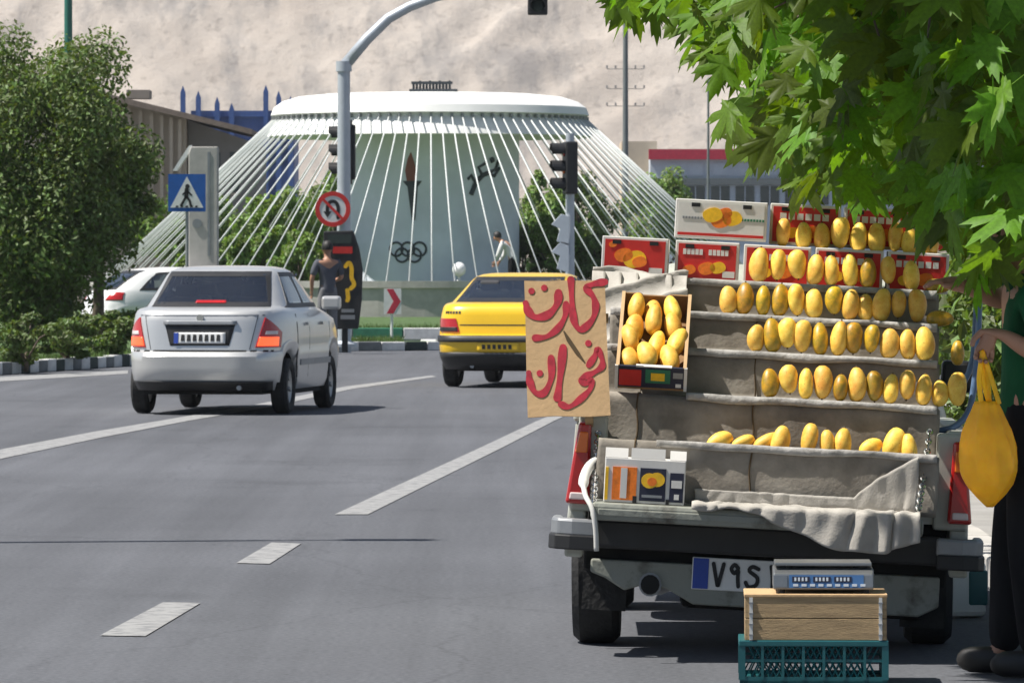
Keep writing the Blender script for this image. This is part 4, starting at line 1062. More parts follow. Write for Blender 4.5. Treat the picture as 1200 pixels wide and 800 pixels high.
# number plate
pz1, pz0 = blt(812, 652, -.035).z, blt(812, 690, -.035).z
px0, px1 = blt(811, 668, -.035).x, blt(965, 676, -.035).x
b = MB(); b.bb(px0, px1, -.030, -.021, pz0, pz1); npl = tpart(b, 'number_plate', M['plate'], bevel=.004)
b = MB(); b.bb(px0 + .004, px0 + .066, -.033, -.029, pz0 + .004, pz1 - .004); b.build('blue_strip', M['bluep'], npl)
b = MB(); u0 = (px1 - px0)
plate_digits(b, px0 + .085, pz0 + .020, .082, -.034, [G7, G9, GS], .068)
plate_digits(b, px0 + .30, pz0 + .020, .082, -.034, [G1, G7, G1], .062); b.build('plate_digits', M['ink'], npl)
# exhaust
e = blt(762, 684, .0)
b = MB(); b.tube([(e.x, -.03, e.z), (e.x, .3, e.z), (e.x + .1, .6, e.z + .08)], .046, 14); tpart(b, 'exhaust_pipe', M['dullmetal'], smooth=True, ang=40)
b = MB(); b.lathe([(.038, 0), (.038, .01)], 14, Matrix.Translation((e.x, -.034, e.z)) @ Matrix.Rotation(R(90), 4, 'X')); tpart(b, 'exhaust_mouth', M['under'])
b = MB(); b.tube([(e.x + .02, .3, e.z + .03), (e.x + .1, .8, e.z + .06)], .09, 14); tpart(b, 'silencer', M['dullmetal'], smooth=True, ang=40)
b = MB(); b.bb(-.34, .66, .34, .72, .15, .40); tpart(b, 'shade_block', M['under'], bevel=.03)  # black block added under the bed to deepen the shade there
# wheels and axle stay level
for v in (WB, 3.15):
    for sd_ in (-1, 1):
        wheel(truck, (sd_ * .655, v, WR_), WR_, .185, sd_)
    b = MB(); b.tube([(-.6, v, WR_), (.6, v, WR_)], .05, 10); b.lathe([(.02, -.12), (.11, -.06), (.13, 0), (.11, .06), (.02, .12)], 14, Matrix.Translation((.05, v, WR_)) @ Matrix.Rotation(R(90), 4, 'X')); b.build('axle', M['under'], truck)
for sd_ in (-1, 1):
    b = MB(); b.bb(sd_ * .56, sd_ * .74, WB - WR_ - .09, WB - WR_ - .075, .12, .40); tpart(b, 'mud_flap', M['rubber'])
# cab
cabr = [(.36, 2.12, 4.35, .76), (.5, 2.10, 4.42, .78), (.8, 2.09, 4.38, .79), (.9, 2.09, 4.2, .78), (.95, 2.10, 3.75, .76), (.98, 2.11, 3.62, .75), (1.2, 2.18, 3.42, .70), (1.40, 2.26, 3.18, .64), (1.46, 2.33, 3.05, .58), (1.49, 2.45, 2.9, .45), (1.495, 2.55, 2.8, .2)]
CB = Car(cabr, 9, [(3.15, WR_)], WR_ + .06, .82, .3)
tpart(CB.skin(180), 'cab', M['cream'], smooth=True, ang=32)
tpart(CB.patch([(-.55, 1.02), (.55, 1.02), (.50, 1.36), (-.50, 1.36)], .008), 'cab_rear_window', M['glass'], smooth=True)
for sd_ in (-1, 1):
    tpart(CB.patch(CB.side_quad([(2.35, 1.0), (3.45, 1.0), (3.12, 1.38), (2.40, 1.38)]), .008, side=sd_), 'cab_side_window', M['glass'], smooth=True)
    b = MB(); b.box((sd_ * .88, 3.45, 1.05), (.2, .08, .14)); tpart(b, 'mirror', M['black'], bevel=.02)
tpart(MB().bb(-.5, .5, 3.7, 3.74, .9, .93), 'wiper_cowl', M['black'])
# tailgate, lowered flat
tz1 = blt(700, 588, -.40).z; tz0 = blt(700, 609, -.40).z
tgx0, tgx1 = blt(692, 598, -.4).x, blt(1082, 620, -.4).x
b = MB(); b.bb(tgx0, tgx1, -.42, -.01, tz0, tz1); tg = tpart(b, 'tailgate', M['grimyshade'], bevel=.016)
b = MB(); b.bb(tgx0 + .03, tgx1 - .03, -.4245, -.415, tz0 + .018, tz1 - .022); b.build('tailgate_channel', M['grimyshade'], tg, bevel=.004)
# chain at the right: links
for (a, c_) in (((1090, 503), (1076, 600)), ((701, 505), (695, 592))):
    pa, pb = blt(*a, -.02), blt(*c_, -.38)
    n = 20
    for k in range(n):
        c = pa.lerp(pb, (k + .5) / n) + Vector((0, 0, -.02 * math.sin(PI * (k + .5) / n)))
        d = (pb - pa).normalized(); L = (pb - pa).length / n
        q = d.to_track_quat('Z', 'Y').to_matrix() @ Matrix.Rotation(R(90 * (k % 2)), 3, 'Z')
        pts = [c + q @ Vector((.011 * math.cos(t), 0, L * .70 * math.sin(t))) for t in [2 * PI * i / 8 for i in range(9)]]
        b = MB(); b.tube(pts, .004, 5, caps=False); tpart(b, 'chain_link', M['chrome'])
# blue pipe of the side frame
pp = [blt(1149, 250, .30), blt(1148, 330, .30), blt(1146, 400, .27), blt(1141, 455, .24), blt(1134, 484, .22), blt(1118, 500, .2), blt(1098, 505, .2)]
b = MB(); b.tube([Vector(p) for p in smooth_pts(pp, 4)], .013, 10); tpart(b, 'side_frame_pipe', M['bluepipe'], smooth=True)
pp = [blt(1149, 250, .30), blt(1149, 246, .9), blt(1146, 300, 1.7), blt(1140, 420, 1.9), blt(1120, 460, 1.9)]
b = MB(); b.tube([Vector(p) for p in smooth_pts(pp, 4)], .013, 10); tpart(b, 'side_frame_pipe', M['bluepipe'], smooth=True)

# ---- blanket over the stepped load: one sweep of the stair profile
XM = 950
ws = {6: bl(XM, 530, -.20).z, 5: bl(XM, 473, .08).z, 4: bl(XM, 420, .33).z, 3: bl(XM, 377, .58).z, 2: bl(XM, 338, .83).z}
prof = [(-.21, tz1 + .004), (-.205, ws[6] + .004), (-.19, ws[6] + .012), (-.155, ws[6] + .004), (-.145, ws[6] - .035), (.065, ws[6] - .04), (.08, ws[5] - .016), (.095, ws[5] + .004), (.125, ws[5]), (.315, ws[5]),
        (.33, ws[4] - .016), (.345, ws[4] + .004), (.375, ws[4]), (.565, ws[4]), (.58, ws[3] - .016), (.595, ws[3] + .004), (.625, ws[3]), (.815, ws[3]), (.83, ws[2] - .016), (.845, ws[2] + .004), (.875, ws[2]), (1.6, ws[2])]
uL, uR = -.64, .655
def dens(pf, k):
    out = []
    for i in range(len(pf) - 1):
        d = math.dist(pf[i], pf[i + 1]); m_ = max(1, int(d / k))
        out += [(pf[i][0] + (pf[i + 1][0] - pf[i][0]) * j / m_, pf[i][1] + (pf[i + 1][1] - pf[i][1]) * j / m_) for j in range(m_)]
    return out + [pf[-1]]
pd = dens(prof, .02); NU = 90
b = MB()
def wr(u, v, w, a):
    p = Vector((u * 3.2, v * 3, w * 5.0)); 
    return a * noise.noise(p) + a * .5 * noise.noise(p * 3.1)
vs = []
for (v, w) in pd:
    for i in range(NU):
        u = uL + (uR - uL) * i / (NU - 1)
        vs.append((u + wr(u, w * 3, v, .004), v - .006 * abs(noise.noise(Vector((u * 13 + w * 5, w * 4, 2)))) + wr(u + 9, v, w, .006) * (1 if v < .9 else .3), w + wr(u, v + 5, w, .006)))
fs = [(j * NU + i, j * NU + i + 1, (j + 1) * NU + i + 1, (j + 1) * NU + i) for j in range(len(pd) - 1) for i in range(NU - 1)]
b.add(vs, fs)
bk = tag(b.build('blanket', M['cloth'], None, smooth=True, fix=True), 'grey-brown blanket draped over the stepped load of the pickup', 'blanket')
bk.matrix_world = MBODY
sm = bk.modifiers.new('thick', 'SOLIDIFY'); sm.thickness = .008; sm.offset = -1
# seams stitched across it
for px in (882, 705 + 40):
    u = bl(px, 500, -.1).x
    pts = [(u + .004 * math.sin(k * .7), v - .003, w + .003) for k, (v, w) in enumerate(pd) if v < .9]
    b = MB(); b.tube(pts, .0035, 5); o = b.build('seam', M['stem'], bk)

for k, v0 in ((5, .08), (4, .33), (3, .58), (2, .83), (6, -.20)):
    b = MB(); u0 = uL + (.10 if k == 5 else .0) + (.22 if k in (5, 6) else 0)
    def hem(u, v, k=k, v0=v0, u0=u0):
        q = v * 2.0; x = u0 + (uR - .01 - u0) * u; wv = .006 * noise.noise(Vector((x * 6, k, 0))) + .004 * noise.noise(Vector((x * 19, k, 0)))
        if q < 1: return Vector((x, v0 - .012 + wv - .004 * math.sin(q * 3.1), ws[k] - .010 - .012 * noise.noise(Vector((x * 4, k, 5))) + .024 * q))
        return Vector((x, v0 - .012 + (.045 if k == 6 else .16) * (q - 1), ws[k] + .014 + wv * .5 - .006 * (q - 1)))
    b.grid(70, 9, hem); o = b.build('pale_edge', M['hem'], bk, smooth=True)
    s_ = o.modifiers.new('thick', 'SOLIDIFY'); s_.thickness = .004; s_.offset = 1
# white sheet hanging over the lowered tailgate at the right
def drape(name, label, uvpts, m, cat='cloth'):
    b = MB(); b.grid(110, 40, uvpts); o = b.build(name, m, None, smooth=True); o.matrix_world = MBODY
    s_ = o.modifiers.new('thick', 'SOLIDIFY'); s_.thickness = .006; s_.offset = 1
    return tag(o, label, cat)
dx0, dx1 = bl(812, 600, -.42).x, bl(1076, 600, -.42).x
def hang(u, v):
    x = dx0 + (dx1 - dx0) * u
    e_ = max(0, min(1, (u - .2) / .5)); L = .015 + .13 * e_ * e_ * (3 - 2 * e_) - .05 * max(0, (u - .85) / .15) + .016 * noise.noise(Vector((u * 9, 0, 0)))
    up = .05 + .17 * max(0, (u - .72) / .28) ** .8
    s_ = -up + (up + L + .21) * v            # path: up the front face, across the tailgate lip, down
    tri = lambda q: abs((q / PI) % 2 - 1) * 2 - 1
    fold = .020 * tri(u * 30 + 3.0 * math.sin(u * 6) + 2.4 * v) * min(1, abs(v) * 1.5) * (.5 + .8 * u) + .012 * noise.noise(Vector((u * 14, v * 4, 3)))
    if s_ < 0: y, z = -.226 - .006, tz1 + .012 - s_
    elif s_ < .21: y, z = -.226 - s_ , tz1 + .012
    else: y, z = -.436 - .01 * (s_ - .21), tz1 + .012 - (s_ - .21)
    if s_ >= .20: y -= abs(fold) + .004
    else: z += abs(fold) * .6
    if s_ < 0: y -= abs(fold)
    return Vector((x + fold * .5, y, z))
drape('white_sheet', 'creased off-white sheet hanging over the lowered tailgate', hang, M['wcloth'])
# pale striped sheet over the upper left steps
sx0, sx1 = bl(694, 330, .8).x, bl(806, 330, .8).x
def strp(u, v):
    x = sx0 + (sx1 - sx0) * u
    k = v * .62; y = .88 - k * .62 - .02 * u
    z = ws[2] + .035 - k * (.80 - .28 * u) + .016 * math.sin((v * 4.5 + u * 1.1) * 6.3) + .008 * noise.noise(Vector((u * 6, v * 6, 1)))
    y -= .03 + .016 * math.cos((v * 4.5 + u * 1.1) * 6.3)
    if y > .8: z = max(z, ws[2] + .02)
    return Vector((x + .008 * noise.noise(Vector((v * 5, u * 3, 8))), y, z))
drape('striped_sheet', 'pale grey ridged sheet folded over the upper steps behind the mango crate', strp, M['wcloth'])

# ---- mangoes
def mango_mesh(k):
    rnd = random.Random(100 + k); b = MB(); n, m_ = 14, 11; vs = []
    el, bend = rnd.uniform(1.48, 1.74), rnd.uniform(.04, .12)
    for j in range(m_):
        t = PI * j / (m_ - 1); r = math.sin(t) ** .85 * (1.0 + .10 * math.cos(t)) if 0 < j < m_ - 1 else .001
        for i in range(n):
            a = 2 * PI * i / n
            z = -math.cos(t) * el
            vs.append((r * math.cos(a) * 1.0 + bend * (1 - (z / el) ** 2) * 1.5 - bend, r * .84 * math.sin(a), z + el))
    b.add(vs, [(j * n + i, j * n + (i + 1) % n, (j + 1) * n + (i + 1) % n, (j + 1) * n + i) for j in range(m_ - 1) for i in range(n)])
    h = len(b.f)
    b.k = 1; b.tube([(-bend, 0, 2 * el - .04), (-bend + .03, .02, 2 * el + .14)], .09, 5)
    return b
MESH = []
for k in range(6):
    q = mango_mesh(k); MESH.append((q.mesh('mango', [M['mango'], M['stem']], True), q.mesh('mango', [M['mangog'], M['stem']], True)))
mr = random.Random(42)
def mango(px, row_v, w, label, group, width=22.5, tilt=None, lean=12, green=.1, lying=False, spin=None, y_scale=None):
    """stands on the tread at height w, leaning back on the riser"""
    u = bl(px, 400, row_v).x
    s_px = F / (D0 + row_v); r = width / s_px / 2 * mr.uniform(.91, 1.06)
    isg = mr.random() < green; me = MESH[mr.randrange(6)][1 if isg else 0]
    if lying: Rm = Matrix.Rotation(R(86), 4, 'Y') @ Matrix.Rotation(mr.uniform(0, 6.28), 4, 'Z'); loc = (u - r * 1.7, row_v, w + r * .85)
    else:
        t = mr.uniform(-6, 6) if tilt is None else tilt
        Rm = Matrix.Rotation(R(t), 4, 'Y') @ Matrix.Rotation(R(-lean + mr.uniform(-5, 5)), 4, 'X') @ Matrix.Rotation(mr.uniform(0, 6.28), 4, 'Z')
        if mr.random() < .35: Rm = Rm @ Matrix.Translation((0, 0, r * 3.6)) @ Matrix.Rotation(PI, 4, 'X')
        loc = (u - 1.6 * r * math.sin(R(t)), row_v, w - r * .06)
    o = link('mango', me); o.matrix_world = MBODY @ Matrix.Translation(loc) @ Rm @ Matrix.Scale(r, 4)
    if label.startswith('mango '):
        label = ('dull greenish ' if isg else 'bright yellow ') + label; group = ('greenish ' if isg else 'yellow ') + group
    return tag(o, label, 'mango', group)
rows_ = [
 (5, .20, 'mango standing in the row on the pale ledge above the empty blanket face', (905, 927, 947, 967, 988, 1007, 1028, 1047, 1066, 1086, 1105, 1125), (), .12),
 (4, .45, 'mango standing in the row on the third ledge up from the tailgate', (886, 905, 922, 940, 961, 983, 1000, 1021, 1043, 1064, 1084), (), .22),
 (3, .70, 'mango standing in the row on the ledge just below the lower red cartons', (851, 870, 892, 912, 931, 951, 975, 995, 1012, 1031, 1051, 1073), (1101,), .25),
 (2, .95, 'mango standing in the row against the fronts of the lower red cartons', (885, 907, 930, 951, 970, 992, 1013, 1037, 1064), (1096,), .45)]
for k, v, lab, xs, ly, gr in rows_:
    for x in xs: mango(x, v - .02, ws[k] + .016, lab, lab.replace('mango standing', 'mangoes'), 22.8, green=gr)
    for x in ly: mango(x, v - .03, ws[k] + .006, 'dull green mango lying on its side at the end of row beside ' + ('the red cartons' if k == 2 else 'the third ledge'), None, 20, green=1, lying=True)
lab6 = 'mango lying in the trough of blanket above the lowered tailgate'
for x, wdt, ti in ((847, 20, 62), (873, 20, 66), (902, 22, 55), (921, 24, 12), (954, 24, 8), (976, 22, -6), (994, 24, 4), (1028, 22, 52), (1052, 24, 24), (1071, 22, -10)):
    mango(x, -.07 + (.0 if abs(ti) < 40 else .03), ws[6] - .034 + (.012 if abs(ti) < 40 else .028), lab6, 'mangoes in the trough above the tailgate', wdt, tilt=ti, lean=14, green=0)
mango(1123, .40, ws[4] + .004, 'single mango standing alone by the blue pipe', None, 20, green=1)

# ---- cartons
CTN = 0
def carton(px0, px1, py0, py1, v, dep, label, face, style, name='fruit_carton', zfloor=None, group=None):
    a, c = bl(px0, (py0 + py1) / 2, v), bl(px1, (py0 + py1) / 2, v); z1 = bl((px0 + px1) / 2, py0, v).z
    z0 = zfloor if zfloor is not None else bl((px0 + px1) / 2, py1, v).z
    w, h = c.x - a.x, z1 - z0
    t = thing(name, label, 'carton', group=group, M=MBODY @ Matrix.Translation(((a.x + c.x) / 2, v, z0)))
    b = MB(); b.bb(-w / 2, w / 2, 0, dep, 0, h); b.build('box', M['whitecard'], t, bevel=.004)
    b = MB(); b.bb(-w / 2 + .012, w / 2 - .012, -.002, .003, .012, h - .012); b.build('front_print', face, t)
    for sx in (-.28, .28):
        b = MB(); b.box((sx * w, -.002, h - .022), (.035, .006, .016)); b.build('hand_hole', M['ink'], t)
    def fruit(cx, cz, r, m='yellowprint'):
        b = MB(); n = 18
        b.prism([(cx + r * 1.35 * math.cos(2 * PI * k / n), cz + r * math.sin(2 * PI * k / n) * (1 + .12 * math.sin(4 * PI * k / n))) for k in range(n)], lambda x, z, tt: (x, tt, z), -.0045 - .0012 * (int(cx * 1000) % 3), -.002); b.build('fruit_picture', M[m], t)
    if style == 'single':
        fruit(.0, h * .46, .035); fruit(-.045, h * .55, .028, 'orangeprint'); fruit(.02, h * .40, .022, 'orangeprint')
        b = MB(); b.bb(w * .22, w * .42, -.004, -.002, h * .10, h * .27); b.build('label_block', M['whitecard'], t)
        fruit(-w * .34, h * .80, .012, 'orangeprint')
    elif style == 'lettered':
        for x0, x1 in ((-.38, -.06), (.02, .34)):
            for k in range(5):
                xa = w * (x0 + (x1 - x0) * k / 5)
                b = MB(); b.bb(xa, xa + w * (x1 - x0) / 6.2, -.004, -.002, h * .66, h * .80); b.build('letter_block', M['whitecard'], t)
        fruit(.0, h * .33, .026, 'orangeprint'); fruit(.045, h * .36, .024, 'yellowprint'); fruit(-.07, h * .28, .02, 'orangeprint')
        b = MB(); b.bb(w * .25, w * .44, -.004, -.002, h * .12, h * .28); b.build('label_block', M['whitecard'], t)
    elif style == 'white':
        fruit(.0, h * .50, .032, 'orangeprint'); fruit(-.035, h * .62, .03, 'yellowprint'); fruit(.045, h * .55, .03, 'yellowprint'); fruit(.015, h * .68, .022, 'orangeprint')
        b = MB(); b.bb(-w / 2 + .012, w / 2 - .012, -.004, -.002, h * .08, h * .15); b.build('red_band', M['redcard'], t)
        for k in range(8):
            b = MB(); b.bb(-w * .42 + k * .012, -w * .42 + k * .012 + .008, -.004, -.002, h * .50, h * .56); b.build('letter_block', M['dullmetal'], t)
            b = MB(); b.bb(w * .22 + k * .012, w * .22 + k * .012 + .008, -.004, -.002, h * .50, h * .56); b.build('letter_block', M['kerbgreen'], t)
    elif style == 'plainred':
        for k in range(6):
            xa = -w * .36 + k * w * .12
            b = MB(); b.bb(xa, xa + w * .09, -.004, -.002, h * .62, h * .78); b.build('letter_block', M['whitecard'], t)
        fruit(.03, h * .34, .026, 'orangeprint'); fruit(-.05, h * .3, .022, 'yellowprint')
    return t
v2 = 1.08
s2z = ws[2] + .004
carton(705, 783, 278, 322, v2 - .06, .30, 'red fruit carton standing alone above the mango crate', M['redcard'], 'single', zfloor=s2z)
carton(791, 866, 283, 328, v2, .30, 'red fruit carton with white lettering under the white carton', M['redcard'], 'lettered', zfloor=s2z)
t = carton(791, 899, 235, 281, v2 + .02, .30, 'white fruit carton with mango picture and red stripe', M['whitecard'], 'white')
for k, (a, c) in enumerate(((871, 950), (955, 1035), (1040, 1112))):
    carton(a, c, 288 + k * 4, 331, v2, .30, ['lower red carton next to the lettered one, behind greenish mangoes', 'lower red carton in the middle of the mango row', 'lower red carton at the blue pipe end with white lettering'][k], M['redcard'], 'plainred', zfloor=s2z, group='lower red cartons')
for k, (a, c) in enumerate(((902, 985), (989, 1068), (1072, 1112))):
    carton(a, c, 240 + k * 4, 288 + k * 4, v2 + .16, .30, ['upper red carton beside the white carton', 'upper red carton behind the hanging leaves', 'upper red carton at the end by the blue pipe'][k], M['redcard'], 'plainred', group='upper red cartons')
w1 = bl(985, 292, v2).z
lab1 = 'mango standing in the top row against the upper red cartons under the leaves'
for x in (911, 935, 957, 978, 1000, 1021, 1043, 1060, 1086):
    mango(x, v2 + .08, w1 - .008 , lab1, 'mangoes in the top row', 22, green=.4, lean=8)

# ---- open mango crate lying on the steps
uc0, uc1 = bl(722, 450, .1).x, bl(803, 450, .1).x
th = math.atan2(ws[4] - ws[5], .25)
MC_ = MBODY @ Matrix.Translation(((uc0 + uc1) / 2, .10, ws[5] + .022)) @ Matrix.Rotation(th, 4, 'X')
ct = thing('mango_crate', 'open cardboard tray of yellow mangoes tilted on the steps beside the sign', 'crate', M=MC_)
cw, cl_, cd = uc1 - uc0, .50, .105; tk = .008
b = MB(); b.bb(-cw / 2, cw / 2, 0, cl_, 0, tk); b.build('tray_floor', M['cardin'], ct)
for sx in (-1, 1):
    b = MB(); b.bb(sx * (cw / 2 - tk), sx * cw / 2, 0, cl_, tk, cd); b.build('side_wall', M['cardin'], ct)
    b = MB(); b.bb(sx * (cw / 2 - tk - .002), sx * (cw / 2 + .003), 0, cl_, cd, cd + .004); b.build('board_edge', M['cardboard'], ct)
    b = MB(); b.bb(sx * cw / 2 - .006, sx * cw / 2 + .006, -.004, .004, 0, cd + .003); b.build('corner_staple', M['whitecard'], ct)
b = MB(); b.prism([(-cw / 2, 0), (cw / 2, 0), (cw / 2, cd * 1.0), (cw * .2, cd), (cw * .16, cd * .93), (-cw * .2, cd * .93), (-cw * .24, cd), (-cw / 2, cd)], lambda x, z, t_: (x, t_, z), cl_ - tk, cl_); b.build('end_wall', M['cardin'], ct)
b = MB(); b.bb(-cw / 2, cw / 2, 0, tk, tk, cd); fw = b.build('front_wall', M['navy'], ct)
for nm, m_, x0, x1, z0_, z1_ in (('red_print', 'redcard', -.46, -.14, .15, .85), ('green_print', 'kerbgreen', -.08, .28, .3, .9), ('yellow_print', 'yellowprint', .0, .2, .42, .75), ('pale_print', 'dullmetal', .32, .46, .55, .8), ('pale_print', 'whitecard', .36, .44, .15, .3)):
    b = MB(); yy = -.004 if nm == 'yellow_print' else -.002; b.bb(cw * x0, cw * x1, yy, .001, cd * z0_, cd * z1_); b.build(nm, M[m_], fw)
b = MB(); b.bb(-cw * .22, cw * .30, -.003, tk + .003, cd, cd + .004); b.build('white_edge', M['whitecard'], fw)
labc = 'yellow mango packed in the open cardboard tray'
for j in range(4):
    for i in range(3):
        r = .0385; me = MESH[mr.randrange(6)][0]
        o = link('mango', me)
        lx = (-.33 + .33 * i) * cw * .92 + mr.uniform(-.006, .006); ly = .05 + j * .108 + mr.uniform(-.01, .012)
        o.matrix_world = MC_ @ Matrix.Translation((lx, ly - .02, tk + .045 + .022 * ((i + j) % 2) + .008 * mr.random())) @ Matrix.Rotation(R(mr.uniform(-22, 22)), 4, 'Z') @ Matrix.Rotation(R(-72 + mr.uniform(-8, 8)), 4, 'X') @ Matrix.Rotation(mr.uniform(0, 6.28), 4, 'Z') @ Matrix.Scale(r, 4)
        tag(o, labc, 'mango', 'mangoes in the open tray')

# ---- printed carton on the tailgate
a, c = bl(708, 565, -.36), bl(803, 565, -.36); h = bl(750, 538, -.36).z - tz1
bxM = MBODY @ Matrix.Translation(((a.x + c.x) / 2, -.36, tz1 + .002)) @ Matrix.Rotation(R(1.5), 4, 'Z')
bx_ = thing('printed_carton', 'small printed carton in orange and black on the lowered tailgate', 'carton', M=bxM)
w = c.x - a.x
b = MB(); b.bb(-w / 2, w / 2, 0, .14, 0, h); b.build('box', M['whitecard'], bx_, bevel=.004)
for nm, m_, x0, x1, z0_, z1_, y in (('orange_panel', 'orangeprint', -.40, -.10, .06, .80, -.003), ('pale_stripe', 'whitecard', -.30, -.22, .10, .78, -.005), ('dark_panel', 'navy', -.06, .26, .06, .80, -.003), ('dark_panel', 'navy', .31, .48, .06, .72, -.003), ('pale_label', 'whitecard', .33, .46, .38, .55, -.005), ('pale_label', 'whitecard', .37, .43, .12, .24, -.005), ('pale_text', 'dullmetal', -.03, .22, .14, .2, -.005), ('yellow_edge', 'yellowprint', -.49, -.45, .05, .78, -.003), ('slot', 'ink', -.14, -.09, .0, .16, -.006), ('slot', 'ink', .27, .31, .0, .12, -.006)):
    b = MB(); b.bb(w * x0, w * x1, y, y + .003, h * z0_, h * z1_); b.build(nm, M[m_], bx_)
for cx, cz, r, m_ in ((.06, .52, .032, 'yellowprint'), (.15, .55, .030, 'yellowprint'), (.09, .5, .018, 'orangeprint')):
    b = MB(); b.prism([(w * cx + r * math.cos(2 * PI * k / 16), h * cz + r * .9 * math.sin(2 * PI * k / 16)) for k in range(16)], lambda x, z, t_: (x, t_, z), -.006 - .001 * (r < .02) - .0004 * (cx > .1), -.003); b.build('fruit_picture', M[m_], bx_)
for x0, x1, an in ((-.5, -.22, 25), (-.18, .24, 10), (.3, .5, 30)):
    b = MB(); b.box((0, 0, .02), (w * (x1 - x0), .003, .04)); o = b.build('top_flap', M['whitecard'], bx_); o.matrix_local = Matrix.Translation((w * (x0 + x1) / 2, .003, h)) @ Matrix.Rotation(R(-an), 4, 'X')
# white rope tied at the tail corner
pts = [bl(699, 540, -.12), bl(690, 548, -.2), bl(684, 562, -.30), bl(686, 580, -.40), bl(694, 596, -.445), bl(698, 620, -.45), bl(699, 645, -.44)]
b = MB(); b.tube([Vector(p) for p in smooth_pts(pts, 4)], [.02 if i < 10 else .010 for i in range(25)], 8); o = b.build('tie_cloth', M['rope'], None, smooth=True); o.matrix_world = MBODY
tag(o, 'twisted white cloth tied round the rear corner beside the taillight', 'cloth')

# ---- cardboard sign
sgM = MBODY @ Matrix.Identity(4)
sv = -.16
def sgp(zx, zy): p = bl(600 + zx / 4.0, 300 + zy / 4.0, sv); return (p.x, p.z)
cs = thing('cardboard_sign', 'cardboard sign with red hand-painted Persian lettering hung on the pickup', 'sign', M=MBODY @ Matrix.Translation((0, sv, .87)) @ Matrix.Rotation(R(-15), 4, 'X') @ Matrix.Scale(1.035, 4, (0, 0, 1)) @ Matrix.Translation((0, -sv, -.87)))
rr_ = random.Random(3)
out = [(50, 116), (150, 118), (240, 114), (340, 116), (430, 110), (438, 300), (448, 500), (462, 745), (360, 752), (200, 748), (74, 756), (66, 560), (58, 300)]
b = MB(); b.prism([sgp(*p) for p in out], lambda x, z, t_: (x, t_, z), sv, sv + .008); brd = b.build('board', M['cardboard'], cs)
strokes = [
 ([(432, 122), (385, 130), (345, 150), (375, 190), (388, 240), (372, 300), (322, 345), (290, 315), (278, 240), (270, 112)], 7.5),
 ([(248, 225), (246, 275), (215, 335), (160, 378), (105, 385)], 7.0),
 ([(212, 172), (206, 225), (165, 275), (105, 288), (70, 258), (58, 222)], 8.5),
 ([(358, 512), (385, 470), (398, 440), (420, 485), (418, 520), (380, 548), (338, 566), (322, 582), (345, 598), (368, 584), (366, 622), (318, 672), (268, 706), (228, 694)], 6.8),
 ([(236, 430), (226, 545), (212, 664)], 8.5),
 ([(180, 478), (182, 570), (150, 640), (108, 640), (82, 590), (76, 548)], 7.5)]
for pts, w in strokes:
    P = smooth_pts([sgp(*p) for p in pts], 6)
    b = MB(); stroke2(b, P, [w / 306 * (1 + .22 * math.sin(i * .6)) for i in range(len(P))], sv - .0025, .0025); b.build('painted_stroke', M['redpaint'], cs)
for p in ((85, 165), (145, 150), (355, 410), (128, 550)):
    q = sgp(*p); b = MB(); disc(b, q, 0, .0125, sv - .0025, sv, 12); b.build('painted_dot', M['redpaint'], cs)
P = [sgp(*p) for p in ((240, 355), (262, 395), (300, 450), (335, 494))]
b = MB(); stroke2(b, P, [.006, .016, .016, .005], sv - .0035, .003); b.build('tape_tear', M['stem'], cs)
q0 = bl(690, 500, -.1)
b = MB(); b.bb(q0.x - .015, q0.x + .015, sv + .009, sv + .035, .895, bl(690, 340, sv).z); b.build('stick', M['wood'], cs)
b = MB(); b.bb(bl(640, 350, sv).x, q0.x + .05, sv + .036, sv + .055, bl(660, 372, sv).z, bl(660, 362, sv).z); b.build('cross_stick', M['wood'], cs)
b = MB(); b.bb(q0.x - .015, q0.x + .015, sv + .009, .04, .88, .90); b.build('stick_foot', M['wood'], cs)

# ------------------------------------------------------------------ scale on its stack
DS = 20.3; sS = F / DS
def sx_(px): return (px - 953) / sS
def sz_(py): return WZ(py, DS)
Msk = Matrix.Translation((WX(953, DS), DS, 0)) @ Matrix.Rotation(R(-2), 4, 'Z')
cr = thing('plastic_crate', 'teal lattice plastic crate on the road behind the pickup', 'crate', M=Msk)
x0, x1, ztop, dep = sx_(867), sx_(1040), sz_(750), .36
b = MB(); b.bb(x0, x1, 0, dep, .004, .016); b.build('floor', M['teal'], cr)
for (xa, xb, ya, yb) in ((x0, x1, 0, .016), (x0, x1, dep - .016, dep), (x0, x0 + .016, .016, dep - .016), (x1 - .016, x1, .016, dep - .016)):
    b = MB(); b.bb(xa - .004, xb + .004, ya - .004, yb + .004, ztop - .022, ztop); b.build('top_rim', M['teal'], cr, bevel=.004)
    b = MB(); b.bb(xa, xb, ya, yb, .0, .03); b.build('bottom_rim', M['teal'], cr)
    b = MB(); b.bb(xa + .002, xb - .002, ya + .002, yb - .002, ztop * .52, ztop * .52 + .010); b.build('mid_rail', M['teal'], cr)
nR = 7
for k in range(nR + 1):
    x = x0 + .008 + (x1 - x0 - .016) * k / nR
    for y in (.008, dep - .008):
        b = MB(); b.bb(x - (.012 if k in (0, nR) else .005), x + (.012 if k in (0, nR) else .005), y - .010, y + .010, .02, ztop - .012); b.build('rib', M['teal'], cr)
for k in range(1, 5):
    y = .008 + (dep - .016) * k / 5
    for x in (x0 + .008, x1 - .008):
        b = MB(); b.bb(x - .010, x + .010, y - .005, y + .005, .02, ztop - .012); b.build('rib', M['teal'], cr)
nd = 22
